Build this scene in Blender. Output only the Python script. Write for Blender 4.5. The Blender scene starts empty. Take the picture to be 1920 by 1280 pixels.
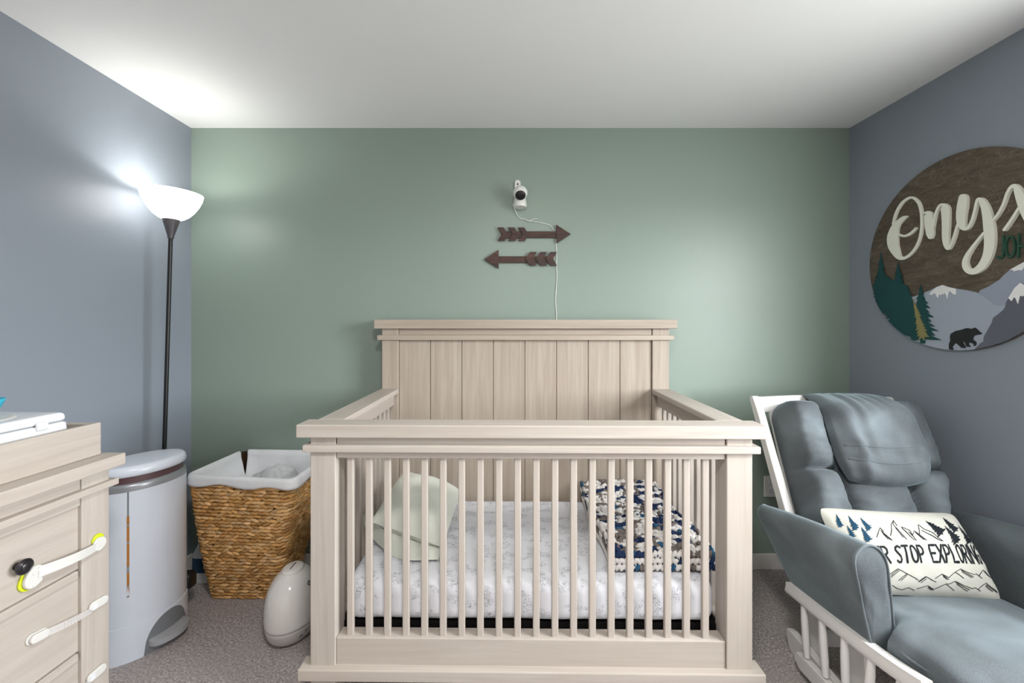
import bpy, bmesh, math, random
from mathutils import Vector, Matrix, noise
random.seed(11)
R = math.radians
SC = bpy.context.scene
COL = SC.collection

# ---------------------------------------------------------------- survey of the room (metres, camera at x=0,y=0)
F, CX, CY, H = 790.0, 956.5, 606.0, 1.358
D, XL, XR, ZC, YF = 2.337, -1.769, 1.883, 2.441, -1.45

def onY(px, py, Y): return Vector(((px-CX)/F*Y, Y, H-(py-CY)/F*Y))
def onX(px, py, X):
    Y = X*F/(px-CX)
    return Vector((X, Y, H-(py-CY)/F*Y))
def onPlane(px, py, p0, n):
    o = Vector((0, 0, H)); d = Vector(((px-CX)/F, 1, -(py-CY)/F))
    t = (p0-o).dot(n)/d.dot(n)
    return o+d*t

# ---------------------------------------------------------------- materials
def lin(c):
    return tuple(((x/255)/12.92 if x/255 <= .04045 else ((x/255+.055)/1.055)**2.4) for x in c)+(1.0,)

class NT:
    def __init__(s, name):
        s.m = bpy.data.materials.new(name); s.m.use_nodes = True
        s.n = s.m.node_tree.nodes; s.l = s.m.node_tree.links
        s.b = s.n['Principled BSDF']; s.out = s.n['Material Output']
        s.co = None
    def node(s, t, **kw):
        nd = s.n.new(t)
        for k, v in kw.items():
            if k in nd.inputs: nd.inputs[k].default_value = v
            else: setattr(nd, k, v)
        return nd
    def coord(s, scale=(1, 1, 1)):
        if s.co is None: s.co = s.n.new('ShaderNodeTexCoord')
        mp = s.n.new('ShaderNodeMapping'); mp.inputs['Scale'].default_value = scale
        s.l.new(s.co.outputs['Object'], mp.inputs['Vector'])
        return mp.outputs['Vector']
    def noise(s, scale, detail=3, rough=.5, stretch=(1, 1, 1), dist=0):
        nd = s.node('ShaderNodeTexNoise', Scale=scale, Detail=detail, Roughness=rough, Distortion=dist)
        s.l.new(s.coord(stretch), nd.inputs['Vector'])
        return nd.outputs['Fac']
    def ramp(s, fac, stops):
        r = s.n.new('ShaderNodeValToRGB'); e = r.color_ramp.elements
        while len(e) < len(stops): e.new(.5)
        for i, (p, c) in enumerate(stops): e[i].position = p; e[i].color = c
        s.l.new(fac, r.inputs['Fac']); return r.outputs['Color']
    def mix(s, fac, a, b, mode='MIX'):
        m = s.n.new('ShaderNodeMix'); m.data_type = 'RGBA'; m.blend_type = mode
        for sock, v in ((m.inputs['Factor'], fac), (m.inputs['A'], a), (m.inputs['B'], b)):
            pass
        ins = [i for i in m.inputs if i.type == 'RGBA']; f = [i for i in m.inputs if i.type == 'VALUE'][0]
        for sock, v in ((f, fac), (ins[0], a), (ins[1], b)):
            if hasattr(v, 'is_output'): s.l.new(v, sock)
            else: sock.default_value = v
        return [o for o in m.outputs if o.type == 'RGBA'][0]
    def bump(s, h, strength=.3, dist=.002):
        b = s.node('ShaderNodeBump', Strength=strength, Distance=dist)
        s.l.new(h, b.inputs['Height']); s.l.new(b.outputs['Normal'], s.b.inputs['Normal'])
    def base(s, c):
        if hasattr(c, 'is_output'): s.l.new(c, s.b.inputs['Base Color'])
        else: s.b.inputs['Base Color'].default_value = c
    def set(s, **kw):
        for k, v in kw.items(): s.b.inputs[k.replace('_', ' ')].default_value = v
        return s.m

def plain(name, rgb, rough=.5, spec=.5, metal=0, coat=0, var=.06, scale=14):
    t = NT(name); c = lin(rgb); d = tuple(x*(1-var*2) for x in c[:3])+(1,)
    t.base(t.mix(t.noise(scale, 3), c, d) if var else c)
    t.set(Roughness=rough, Metallic=metal)
    t.b.inputs['Specular IOR Level'].default_value = spec
    t.b.inputs['Coat Weight'].default_value = coat
    return t.m

def wood(name, axis, lo, hi, blot, rough=.45):
    t = NT(name)
    st = [38, 38, 38]; st[axis] = 1.6
    st2 = [130, 130, 130]; st2[axis] = 5
    g = t.noise(1.0, 4, .6, st, .6)
    g2 = t.noise(1.0, 3, .6, st2)
    c = t.ramp(g, [(.32, lin(lo)), (.66, lin(hi))])
    c = t.mix(t.ramp(g2, [(.45, (0, 0, 0, 1)), (.75, (.35, .35, .35, 1))]), c, lin(lo))
    b = [3, 3, 3]; b[axis] = 1.2
    c = t.mix(t.ramp(t.noise(1.3, 2, .5, b), [(.4, (0, 0, 0, 1)), (.8, (.6, .6, .6, 1))]), c, lin(blot))
    t.base(c); t.bump(g2, .08, .0006)
    t.b.inputs['Specular IOR Level'].default_value = .4
    return t.set(Roughness=rough)

WLO, WHI, WBL = (167, 157, 148), (182, 174, 165), (173, 162, 152)
W = [wood('whitewashed_wood_'+'xyz'[a], a, WLO, WHI, WBL) for a in range(3)]
HB = [wood('headboard_wood_'+'xyz'[a], a, (157, 144, 131), (177, 166, 153), (164, 149, 134)) for a in range(3)]

def wallpaint(name, rgb, rough=.42):
    t = NT(name)
    c = lin(rgb); d = tuple(x*.94 for x in c[:3])+(1,)
    t.base(t.mix(t.noise(1.6, 3), c, d))
    t.bump(t.noise(210, 2), .16, .0012)
    t.b.inputs['Specular IOR Level'].default_value = .5
    return t.set(Roughness=rough)
M_GREEN = wallpaint('green_wall_paint', (136, 151, 140))
M_BLUE = wallpaint('blue_grey_wall_paint', (136, 143, 153))
M_PALE = wallpaint('pale_wall_paint', (232, 230, 226), .6)
def ceil_mat():
    t = NT('ceiling_plaster'); t.base(lin((229, 229, 229)))
    sw = t.node('ShaderNodeTexWave', Scale=9.0, Distortion=14.0, Detail=2.0)
    sw.inputs['Detail Scale'].default_value = .5
    t.l.new(t.coord(), sw.inputs['Vector'])
    m = t.mix(t.ramp(t.noise(1.1, 2), [(.5, (0, 0, 0, 1)), (.65, (1, 1, 1, 1))]), (0, 0, 0, 1), sw.outputs['Color'])
    t.bump(m, .05, .003)
    return t.set(Roughness=.8)
M_CEIL = ceil_mat()
def carpet_mat():
    t = NT('carpet_pile')
    n = t.noise(120, 4, .8); n2 = t.noise(45, 3, .7); n3 = t.noise(3, 3)
    c = t.ramp(n, [(.32, lin((92, 86, 88))), (.5, lin((176, 168, 167))), (.66, lin((245, 237, 233)))])
    c = t.mix(t.ramp(n2, [(.4, (0, 0, 0, 1)), (.7, (.55, .55, .55, 1))]), c, lin((152, 144, 144)))
    c = t.mix(t.ramp(n3, [(.42, (0, 0, 0, 1)), (.62, (.4, .4, .4, 1))]), c, lin((184, 174, 169)))
    t.base(c); t.bump(n, .9, .006); t.b.inputs['Specular IOR Level'].default_value = .1
    return t.set(Roughness=.95)
M_CARPET = carpet_mat()
M_TRIM = plain('white_trim_paint', (226, 224, 220), .4, var=.02)
M_WHITE = plain('white_painted_wood', (224, 222, 219), .35, var=.02)
M_PLASTIC = plain('white_plastic', (218, 220, 223), .22, var=.01)
M_PLASTIC_W = plain('warm_white_plastic', (206, 205, 200), .35, var=.01)
M_CAMW = plain('camera_white_plastic', (222, 222, 217), .3, var=.01)
M_PAIL = plain('glossy_pale_plastic', (214, 219, 229), .28, var=.015)
M_SILVER = plain('silver_plastic', (158, 160, 164), .3, metal=.35, var=.03)
M_DSILVER = plain('grey_plastic', (120, 122, 128), .35, metal=.2, var=.03)
M_RECESS = plain('brushed_silver_plastic', (134, 137, 142), .32, metal=.3, var=.03)
M_PEDAL = plain('bright_silver_plastic', (186, 188, 192), .3, metal=.3, var=.03)
M_MAROON = plain('maroon_plastic', (92, 66, 68), .4, var=.08)
M_ORANGE = plain('amber_plastic', (186, 118, 44), .4, var=.15, scale=30)
M_BLACK = plain('black_plastic', (18, 18, 19), .35, var=.05)
M_LAMPBLK = plain('black_lamp_metal', (15, 16, 17), .4, var=.04)
M_LAMPGRY = plain('dark_grey_cone', (74, 71, 75), .4, var=.04)
M_BRONZE = plain('dark_bronze', (66, 63, 66), .34, metal=.7, var=.1)
M_LIME = plain('lime_plastic', (196, 206, 38), .35, var=.02)
M_TEAL = plain('turquoise_plastic', (62, 178, 205), .3, var=.03)
M_DARK = plain('black_fabric', (22, 20, 20), .9, spec=.1, var=.2, scale=60)
M_SLOT = plain('dark_slot', (26, 26, 27), .5, var=0)
M_LABELB = plain('blue_label', (52, 84, 116), .4, var=.2, scale=30)
M_WATER = plain('grey_translucent_tank', (186, 182, 180), .2, var=.03)
M_CERAM = plain('humidifier_gloss', (218, 215, 212), .12, coat=.5, var=.01)
def darkwood():
    t = NT('dark_stained_wood')
    g = t.noise(1, 4, .65, (6, 60, 60), .8)
    t.base(t.ramp(g, [(.3, lin((32, 17, 12))), (.55, lin((64, 37, 26))), (.75, lin((98, 63, 46)))]))
    t.bump(g, .3, .001)
    return t.set(Roughness=.55)
M_DWOOD = darkwood()
def plywood():
    t = NT('stained_plywood')
    g = t.noise(1, 6, .7, (8, 7, 26), 1.2)
    c = t.ramp(g, [(.3, lin((66, 55, 45))), (.55, lin((92, 80, 68))), (.72, lin((106, 94, 80)))])
    n = t.noise(1, 4, .6, (7, 6, 17), 1.6)
    mth = t.node('ShaderNodeMath', operation='SUBTRACT'); t.l.new(n, mth.inputs[0]); mth.inputs[1].default_value = .5
    ab = t.node('ShaderNodeMath', operation='ABSOLUTE'); t.l.new(mth.outputs[0], ab.inputs[0])
    c = t.mix(t.ramp(ab.outputs[0], [(.0, (.5, .5, .5, 1)), (.007, (0, 0, 0, 1))]), c, lin((160, 146, 126)))
    t.base(c); t.bump(g, .12, .0006)
    return t.set(Roughness=.6)
M_PLY = plywood()
M_CREAM = plain('cream_painted_letters', (232, 232, 218), .5, var=.02)
M_CREAMEDGE = M_CREAM
M_DGREEN = plain('dark_green_paint', (36, 74, 58), .5, var=.05)
M_TEALTREE = plain('teal_green_paint', (4, 66, 68), .55, var=.06)
M_OLIVE = plain('olive_gold_paint', (138, 130, 84), .55, var=.05)
M_MTN1 = plain('pale_blue_grey_paint', (158, 166, 180), .55, var=.02)
M_MTN2 = plain('blue_grey_paint', (146, 154, 170), .55, var=.03)
M_MTN3 = plain('slate_grey_paint', (92, 94, 106), .55, var=.04)
M_SNOW = plain('white_snow_paint', (228, 228, 228), .5, var=.01)
M_BEAR = plain('black_paint', (20, 20, 24), .5, var=.02)
def velvet():
    t = NT('grey_blue_velvet')
    n = t.noise(3.6, 2.5, .5, (1, 1, 1), .5); n2 = t.noise(420, 2, .7)
    c = t.ramp(n, [(.34, lin((74, 77, 79))), (.5, lin((88, 93, 96))), (.66, lin((112, 120, 124)))])
    t.base(t.mix(t.ramp(n2, [(.4, (0, 0, 0, 1)), (.7, (.25, .25, .25, 1))]), c, lin((130, 142, 150))))
    t.bump(n2, .25, .0008)
    t.b.inputs['Sheen Weight'].default_value = .6; t.b.inputs['Sheen Roughness'].default_value = .35
    t.b.inputs['Sheen Tint'].default_value = lin((190, 212, 218))
    t.b.inputs['Specular IOR Level'].default_value = .15
    return t.set(Roughness=.85)
M_VELVET = velvet()
def cloth(name, rgb, rgb2, wr=9, st=(1, 1, 1), bump=.35, fine=500):
    t = NT(name)
    n = t.noise(wr, 3, .5, st, .5)
    t.base(t.mix(n, lin(rgb), lin(rgb2)))
    t.bump(n, bump, .012)
    t.b.inputs['Sheen Weight'].default_value = .15
    t.b.inputs['Specular IOR Level'].default_value = .15
    return t.set(Roughness=.85)
M_LINER = cloth('white_liner_cloth', (226, 227, 229), (216, 217, 220), 11)
M_SAGE = cloth('pale_sage_cotton', (217, 220, 210), (207, 211, 200), 7, (1, 1, 2), .3)
M_CANVAS = cloth('natural_white_canvas', (180, 178, 169), (169, 167, 157), 12, bump=.15)
M_INK = plain('black_print', (24, 28, 32), .7, spec=.1, var=0)
M_INKB = plain('blue_black_print', (26, 62, 84), .7, spec=.1, var=.1)
M_SHIRT = cloth('grey_jersey', (202, 203, 204), (176, 178, 180), 16, bump=.6)
def sheet_mat():
    t = NT('printed_crib_sheet')
    n = t.noise(26, 3, .6, (1, 1.5, 1.5), 1.4)
    a = t.node('ShaderNodeMath', operation='SUBTRACT'); t.l.new(n, a.inputs[0]); a.inputs[1].default_value = .5
    b = t.node('ShaderNodeMath', operation='ABSOLUTE'); t.l.new(a.outputs[0], b.inputs[0])
    ln = t.ramp(b.outputs[0], [(.004, (1, 1, 1, 1)), (.013, (0, 0, 0, 1))])
    n4 = t.noise(60, 2, .6, (1.6, 1, 1), 2.0)
    a2 = t.node('ShaderNodeMath', operation='SUBTRACT'); t.l.new(n4, a2.inputs[0]); a2.inputs[1].default_value = .52
    b2 = t.node('ShaderNodeMath', operation='ABSOLUTE'); t.l.new(a2.outputs[0], b2.inputs[0])
    ln2 = t.ramp(b2.outputs[0], [(.006, (1, 1, 1, 1)), (.022, (0, 0, 0, 1))])
    mask = t.ramp(t.noise(15, 2, .5, (1, 1.3, 1.3)), [(.50, (0, 0, 0, 1)), (.56, (1, 1, 1, 1))])
    mk = t.mix(1.0, t.mix(1.0, ln, ln2, 'ADD'), mask, 'MULTIPLY')
    c = t.mix(mk, lin((222, 223, 229)), lin((122, 124, 132)))
    t.base(c)
    t.bump(t.noise(6, 3, .5, (2, 1, 1), .5), .25, .02)
    t.b.inputs['Specular IOR Level'].default_value = .15
    return t.set(Roughness=.85)
M_SHEET = sheet_mat()
def attr_mat(name, rough, bscale, bstr):
    t = NT(name)
    a = t.node('ShaderNodeAttribute', attribute_name='Col')
    n = t.noise(bscale, 2, .6, (1, 1, 1))
    t.base(t.mix(t.ramp(n, [(.35, (0, 0, 0, 1)), (.75, (.35, .35, .35, 1))]), a.outputs['Color'], (.9, .8, .7, 1), 'MULTIPLY'))
    t.bump(n, bstr, .002)
    t.b.inputs['Specular IOR Level'].default_value = .2
    return t.set(Roughness=rough)
M_WICKER = attr_mat('woven_hyacinth', .6, 160, .5)
M_YARN = attr_mat('chunky_yarn', .9, 300, .6)
def lampglass():
    t = NT('lit_frosted_glass'); t.base(lin((240, 240, 236)))
    t.b.inputs['Emission Color'].default_value = (1, .985, .95, 1)
    t.b.inputs['Emission Strength'].default_value = LAMP_GLOW
    return t.set(Roughness=.4)
LAMP_GLOW = 5.2
M_GLASS = lampglass()
def clear():
    t = NT('clear_strap_plastic')
    t.base(lin((226, 224, 222)))
    t.b.inputs['Transmission Weight'].default_value = 0.0
    t.b.inputs['Alpha'].default_value = .35
    return t.set(Roughness=.15)
M_CLEAR = clear()
def pane():
    t = NT('window_glass')
    tr = t.n.new('ShaderNodeBsdfTransparent'); gl = t.node('ShaderNodeBsdfGlossy', Roughness=.02)
    mx = t.n.new('ShaderNodeMixShader'); mx.inputs[0].default_value = .04
    t.l.new(tr.outputs[0], mx.inputs[1]); t.l.new(gl.outputs[0], mx.inputs[2])
    t.l.new(mx.outputs[0], t.out.inputs['Surface'])
    return t.m
M_PANE = pane()
def fill_bulb_mat():
    t = NT('fill_and_bulb_glow'); t.base(lin((245, 244, 240)))
    t.b.inputs['Emission Color'].default_value = (1, .97, .93, 1); t.b.inputs['Emission Strength'].default_value = 2.0  # glow shared by the added ceiling fill and the floor lamp bulb
    return t.m
M_FILLBULB = fill_bulb_mat()

# ---------------------------------------------------------------- mesh building
def tag(o, label=None, cat=None, group=None, kind=None):
    if label: o['label'] = label
    if cat: o['category'] = cat
    if group: o['group'] = group
    if kind: o['kind'] = kind
    return o
def thing(name, label, cat, loc=(0, 0, 0), rotz=0, group=None, rot=None):
    o = bpy.data.objects.new(name, None); COL.objects.link(o)
    o.empty_display_size = .05
    o.location = loc; o.rotation_euler = rot if rot else (0, 0, rotz)
    return tag(o, label, cat, group)

class MB:
    def __init__(s): s.v = []; s.f = []; s.c = []
    def add(s, vs, fs, col=None):
        k = len(s.v); s.v += [Vector(p) for p in vs]; s.f += [tuple(i+k for i in f) for f in fs]
        if col is not None: s.c += [col]*len(vs)
        return s
    def box(s, x0, x1, y0, y1, z0, z1):
        return s.add([(x0, y0, z0), (x1, y0, z0), (x1, y1, z0), (x0, y1, z0), (x0, y0, z1), (x1, y0, z1), (x1, y1, z1), (x0, y1, z1)],
                     [(0, 3, 2, 1), (4, 5, 6, 7), (0, 1, 5, 4), (1, 2, 6, 5), (2, 3, 7, 6), (3, 0, 4, 7)])
    def hexa(s, b, t):
        return s.add(list(b)+list(t), [(0, 3, 2, 1), (4, 5, 6, 7), (0, 1, 5, 4), (1, 2, 6, 5), (2, 3, 7, 6), (3, 0, 4, 7)])
    def grid(s, fn, nu, nv, cu=False, cv=False, col=None):
        vs = [fn(i/(nu if cu else nu-1), j/(nv if cv else nv-1)) for i in range(nu) for j in range(nv)]
        fs = []
        for i in range(nu if cu else nu-1):
            for j in range(nv if cv else nv-1):
                a, b = i, (i+1) % nu; c, d = j, (j+1) % nv
                fs.append((a*nv+c, b*nv+c, b*nv+d, a*nv+d))
        return s.add(vs, fs, col)
    def tube(s, pts, r, n=8, col=None, caps=True):
        pts = [Vector(p) for p in pts]; rr = r if hasattr(r, '__len__') else [r]*len(pts)
        vs = []; up = None
        for i, p in enumerate(pts):
            d = (pts[min(i+1, len(pts)-1)]-pts[max(i-1, 0)]).normalized()
            if up is None: up = Vector((0, 0, 1)) if abs(d.z) < .9 else Vector((1, 0, 0))
            a = d.cross(up).normalized(); up = a.cross(d).normalized()
            for k in range(n):
                t = 2*math.pi*k/n; vs.append(p+(a*math.cos(t)+up*math.sin(t))*rr[i])
        fs = [(i*n+k, i*n+(k+1) % n, (i+1)*n+(k+1) % n, (i+1)*n+k) for i in range(len(pts)-1) for k in range(n)]
        if caps: fs += [tuple(range(n))[::-1], tuple((len(pts)-1)*n+k for k in range(n))]
        return s.add(vs, fs, col)
    def lathe(s, prof, n=40, c=(0, 0, 0), sx=1, sy=1):
        vs = []; fs = []
        for r, z in prof:
            for k in range(n):
                t = 2*math.pi*k/n; vs.append((c[0]+r*sx*math.cos(t), c[1]+r*sy*math.sin(t), c[2]+z))
        for i in range(len(prof)-1):
            for k in range(n): fs.append((i*n+k, i*n+(k+1) % n, (i+1)*n+(k+1) % n, (i+1)*n+k))
        if prof[0][0] > 1e-6: fs.append(tuple(range(n))[::-1])
        if prof[-1][0] > 1e-6: fs.append(tuple((len(prof)-1)*n+k for k in range(n)))
        return s.add(vs, fs)
    def prism(s, poly, fn, d0, d1):
        n = len(poly)
        vs = [fn(a, b, d0) for a, b in poly]+[fn(a, b, d1) for a, b in poly]
        return s.add(vs, [tuple(range(n))[::-1], tuple(range(n, 2*n))]+[(i, (i+1) % n, n+(i+1) % n, n+i) for i in range(n)])
    def rbox(s, lo, hi, r, n=(10, 10, 10), fn=None):
        lo = Vector(lo); hi = Vector(hi); idx = {}; vs = []
        rr = r if hasattr(r, '__len__') else (r, r, r)
        def line(k):
            L = hi[k]-lo[k]; q = rr[k]; m = max(2, n[k])
            a = [lo[k]+q*(1-math.cos(t*math.pi/8)) *1.0 for t in range(0, 4)]
            e = [hi[k]-(x-lo[k]) for x in a][::-1]
            mid = [lo[k]+q+(L-2*q)*i/m for i in range(m+1)]
            o = []
            for x in a+mid+e:
                if not o or x-o[-1] > 1e-5: o.append(x)
            return o
        ax = [line(k) for k in range(3)]
        def P(p):
            key = (round(p[0], 6), round(p[1], 6), round(p[2], 6))
            if key not in idx:
                q = Vector([min(max(p[k], lo[k]+rr[k]), hi[k]-rr[k]) for k in range(3)])
                d = Vector([(p[k]-q[k])/rr[k] for k in range(3)])
                m = max(abs(d[0]), abs(d[1]), abs(d[2]))
                if d.length > 1e-9: d = d.normalized()*m
                o = Vector([q[k]+d[k]*rr[k] for k in range(3)])
                idx[key] = len(vs); vs.append(fn(o) if fn else o)
            return idx[key]
        fs = []
        for k in range(3):
            a, b = (k+1) % 3, (k+2) % 3
            for side in (0, 1):
                for i in range(len(ax[a])-1):
                    for j in range(len(ax[b])-1):
                        q = []
                        for (ii, jj) in ((i, j), (i+1, j), (i+1, j+1), (i, j+1)):
                            p = [0, 0, 0]; p[k] = (lo, hi)[side][k]; p[a] = ax[a][ii]; p[b] = ax[b][jj]
                            q.append(P(p))
                        fs.append(tuple(q) if side else tuple(q[::-1]))
        return s.add(vs, fs)
    def blob(s, c, a, b, n, la, lb, ln_, col=None, nu=7, nv=5):
        c = Vector(c); a = Vector(a); b = Vector(b); n = Vector(n)
        vs = [c-a*la]
        for i in range(1, nu):
            t = math.pi*i/nu
            for k in range(nv):
                p = 2*math.pi*k/nv
                vs.append(c-a*la*math.cos(t)+(b*lb*math.cos(p)+n*ln_*math.sin(p))*math.sin(t))
        vs.append(c+a*la); fs = []
        for k in range(nv): fs.append((0, 1+(k+1) % nv, 1+k))
        for i in range(nu-2):
            for k in range(nv):
                fs.append((1+i*nv+k, 1+i*nv+(k+1) % nv, 1+(i+1)*nv+(k+1) % nv, 1+(i+1)*nv+k))
        e = len(vs)-1
        for k in range(nv): fs.append((e, 1+(nu-2)*nv+k, 1+(nu-2)*nv+(k+1) % nv))
        return s.add(vs, fs, col)

def worldloc(o):
    v = Vector((0, 0, 0))
    while o is not None: v += Vector(o.location); o = o.parent
    return v
def build(name, mb, mat, parent=None, smooth=False, bevel=0, seg=2, local=False, origin=None, angle=None, sub=0, recalc=True):
    """local: the vertices are already in the parent's own axes, else they are room coordinates"""
    off = Vector((0, 0, 0))
    if not local:
        off = worldloc(parent) if parent is not None else Vector(origin or (0, 0, 0))
    me = bpy.data.meshes.new(name)
    me.from_pydata([tuple(v-off) for v in mb.v], [], mb.f)
    if recalc:
        bm = bmesh.new(); bm.from_mesh(me); bmesh.ops.recalc_face_normals(bm, faces=bm.faces); bm.to_mesh(me); bm.free()
    if mb.c:
        ca = me.color_attributes.new('Col', 'FLOAT_COLOR', 'POINT')
        ca.data.foreach_set('color', [x for c in mb.c for x in c])
    me.materials.append(mat)
    if smooth: me.polygons.foreach_set('use_smooth', [True]*len(me.polygons))
    me.update()
    o = bpy.data.objects.new(name, me); COL.objects.link(o)
    if parent is not None: o.parent = parent
    elif not local: o.location = off
    if bevel:
        b = o.modifiers.new('edge', 'BEVEL'); b.width = bevel; b.segments = seg; b.limit_method = 'ANGLE'; b.angle_limit = R(40)
        b.harden_normals = False
    if sub:
        b = o.modifiers.new('soft', 'SUBSURF'); b.levels = b.render_levels = sub
    if angle:
        me.polygons.foreach_set('use_smooth', [True]*len(me.polygons))
        try: me.set_sharp_from_angle(angle=R(angle))
        except Exception: pass
    return o
def box(name, x0, x1, y0, y1, z0, z1, mat, parent=None, bevel=.003, **kw):
    return build(name, MB().box(x0, x1, y0, y1, z0, z1), mat, parent, bevel=bevel, **kw)
def dup(o, parent, loc):
    c = o.copy(); COL.objects.link(c); c.parent = parent; c.location = loc
    return c
def struct(name, mb, mat, parent=None, **kw):
    o = build(name, mb, mat, parent, **kw)
    return tag(o, kind='structure') if parent is None else o

def catmull(pts, k=6, closed=False):
    n = len(pts); out = []
    for i in range(n if closed else n-1):
        g = (lambda j: pts[j % n]) if closed else (lambda j: pts[min(max(j, 0), n-1)])
        p0, p1, p2, p3 = g(i-1), g(i), g(i+1), g(i+2)
        for s in range(k):
            t = s/k
            out.append(tuple(.5*((2*b)+(-a+c)*t+(2*a-5*b+4*c-d)*t*t+(-a+3*b-3*c+d)*t**3) for a, b, c, d in zip(p0, p1, p2, p3)))
    if not closed: out.append(tuple(pts[-1]))
    return out
def ribbon(mb, pts, fn, d0, d1, w=None, rise=0):
    """a stroke of varying width: pts (x, y[, w]); fn maps (x, y, depth) to 3-D"""
    P = [(p[0], p[1], p[2] if w is None else w) for p in pts]
    n = len(P); L = []; Rr = []
    for i in range(n):
        a = P[max(i-1, 0)]; b = P[min(i+1, n-1)]
        dx, dy = b[0]-a[0], b[1]-a[1]; l = math.hypot(dx, dy) or 1
        nx, ny = -dy/l, dx/l; h = P[i][2]/2
        L.append((P[i][0]+nx*h, P[i][1]+ny*h)); Rr.append((P[i][0]-nx*h, P[i][1]-ny*h))
    angs = (62, 35, 0, -35, -62); m = len(angs)
    def cap(i, j):
        a, b = P[i], P[j]; ang = math.atan2(a[1]-b[1], a[0]-b[0]); h = a[2]/2
        return [(a[0]+h*math.cos(ang+R(q)), a[1]+h*math.sin(ang+R(q))) for q in angs]
    vs = []; fs = []
    for q, d in ((L, d1), (Rr, d1), (L, d0), (Rr, d0)):
        for i, c in enumerate(q): vs.append(fn(c[0], c[1], d+(rise*i/n if d == d1 else 0)))
    for i in range(n-1):
        fs += [(i, i+1, n+i+1, n+i), (i, 2*n+i, 2*n+i+1, i+1), (n+i, n+i+1, 3*n+i+1, 3*n+i), (2*n+i, 3*n+i, 3*n+i+1, 2*n+i+1)]
    for c, a, b, r in ((cap(n-1, n-2), n-1, 2*n-1, rise*(n-1)/n), (cap(0, 1), n, 0, 0)):
        k = len(vs)
        for q in c: vs += [fn(q[0], q[1], d1+r), fn(q[0], q[1], d0)]
        fs.append(tuple([a]+[k+2*q for q in range(m)]+[b])); fs.append(tuple([2*n+b]+[k+2*q+1 for q in range(m)][::-1]+[2*n+a]))
        fs.append((a, 2*n+a, k+1, k)); fs.append((k+2*m-2, k+2*m-1, 2*n+b, b))
        fs += [(k+2*q, k+2*q+1, k+2*q+3, k+2*q+2) for q in range(m-1)]
    mb.add(vs, fs)
def clip_poly(sub, clip):
    out = sub
    for i in range(len(clip)):
        a, b = clip[i], clip[(i+1) % len(clip)]
        inp = out; out = []
        side = lambda p: (b[0]-a[0])*(p[1]-a[1])-(b[1]-a[1])*(p[0]-a[0])
        for j in range(len(inp)):
            p, q = inp[j-1], inp[j]; sp, sq = side(p), side(q)
            if (sp >= 0) != (sq >= 0):
                t = sp/(sp-sq); out.append((p[0]+(q[0]-p[0])*t, p[1]+(q[1]-p[1])*t))
            if sq >= 0: out.append(q)
        if not out: return []
    return out
def conifer(apex, base, w, n=8, rnd=None, trunk=.06):
    """jagged fir outline as a polygon (2-D)"""
    rnd = rnd or random
    ax, ay = apex; bx, by = base; dx, dy = bx-ax, by-ay; L = math.hypot(dx, dy)
    ux, uy = dx/L, dy/L; nx, ny = -uy, ux
    lft = []; rgt = []
    for side, arr in ((1, lft), (-1, rgt)):
        for i in range(n):
            t0 = (i+.6)/n*.94; wd = w/2*(t0**.85)*rnd.uniform(.7, 1.2)
            tip = min(.97, t0+.045)
            arr.append((ax+ux*L*tip+nx*wd*side, ay+uy*L*tip+ny*wd*side))
            tin = t0+.035; win = w/2*(t0**.85)*rnd.uniform(.4, .6)
            arr.append((ax+ux*L*tin+nx*win*side, ay+uy*L*tin+ny*win*side))
    tr = w*trunk
    end = [(ax+ux*L*.93+nx*tr, ay+uy*L*.93+ny*tr), (bx+nx*tr, by+ny*tr), (bx-nx*tr, by-ny*tr), (ax+ux*L*.93-nx*tr, ay+uy*L*.93-ny*tr)]
    return [apex]+lft+end+rgt[::-1]

# ---------------------------------------------------------------- the room
struct('floor', MB().box(XL-.1, XR+.1, YF-.1, D+.1, -.08, 0), M_CARPET)
struct('ceiling', MB().box(XL-.1, XR+.1, YF-.1, D+.1, ZC, ZC+.08), M_CEIL)
struct('wall_back', MB().box(XL-.1, XR+.1, D, D+.1, 0, ZC), M_GREEN)
struct('wall_left', MB().box(XL-.1, XL, YF-.1, D, 0, ZC), M_BLUE)
WY0, WY1, WZ0, WZ1 = .0, 1.25, .95, 2.12
mb = MB()
mb.box(XR, XR+.12, YF-.1, WY0, 0, ZC).box(XR, XR+.12, WY1, D, 0, ZC)
mb.box(XR, XR+.12, WY0, WY1, 0, WZ0).box(XR, XR+.12, WY0, WY1, WZ1, ZC)
struct('wall_right', mb, M_BLUE)
struct('wall_front', MB().box(XL-.1, XR+.1, YF-.1, YF, 0, ZC), M_PALE)
mb = MB(); fw = .06
mb.box(XR-.012, XR+.10, WY0-fw, WY0+.03, WZ0-fw, WZ1+fw).box(XR-.012, XR+.10, WY1-.03, WY1+fw, WZ0-fw, WZ1+fw)
mb.box(XR-.012, XR+.10, WY0+.03, WY1-.03, WZ1-.03, WZ1+fw).box(XR-.012, XR+.10, WY0+.03, WY1-.03, WZ0-fw, WZ0+.03)
mb.box(XR+.04, XR+.07, WY0+.03, WY1-.03, (WZ0+WZ1)/2-.02, (WZ0+WZ1)/2+.02)
w1 = struct('window_1', mb, M_TRIM, origin=(XR, (WY0+WY1)/2, WZ0))
build('window_pane', MB().box(XR+.053, XR+.057, WY0+.02, WY1-.02, WZ0+.02, WZ1-.02), M_PANE, w1)
BH = .085
struct('baseboard_back', MB().box(XL, XR, D-.013, D, 0, BH), M_TRIM, bevel=.003)
struct('baseboard_left', MB().box(XL, XL+.013, YF, D-.013, 0, BH), M_TRIM, bevel=.003)
struct('baseboard_right', MB().box(XR-.013, XR, YF, D-.013, 0, BH), M_TRIM, bevel=.003)
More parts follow.
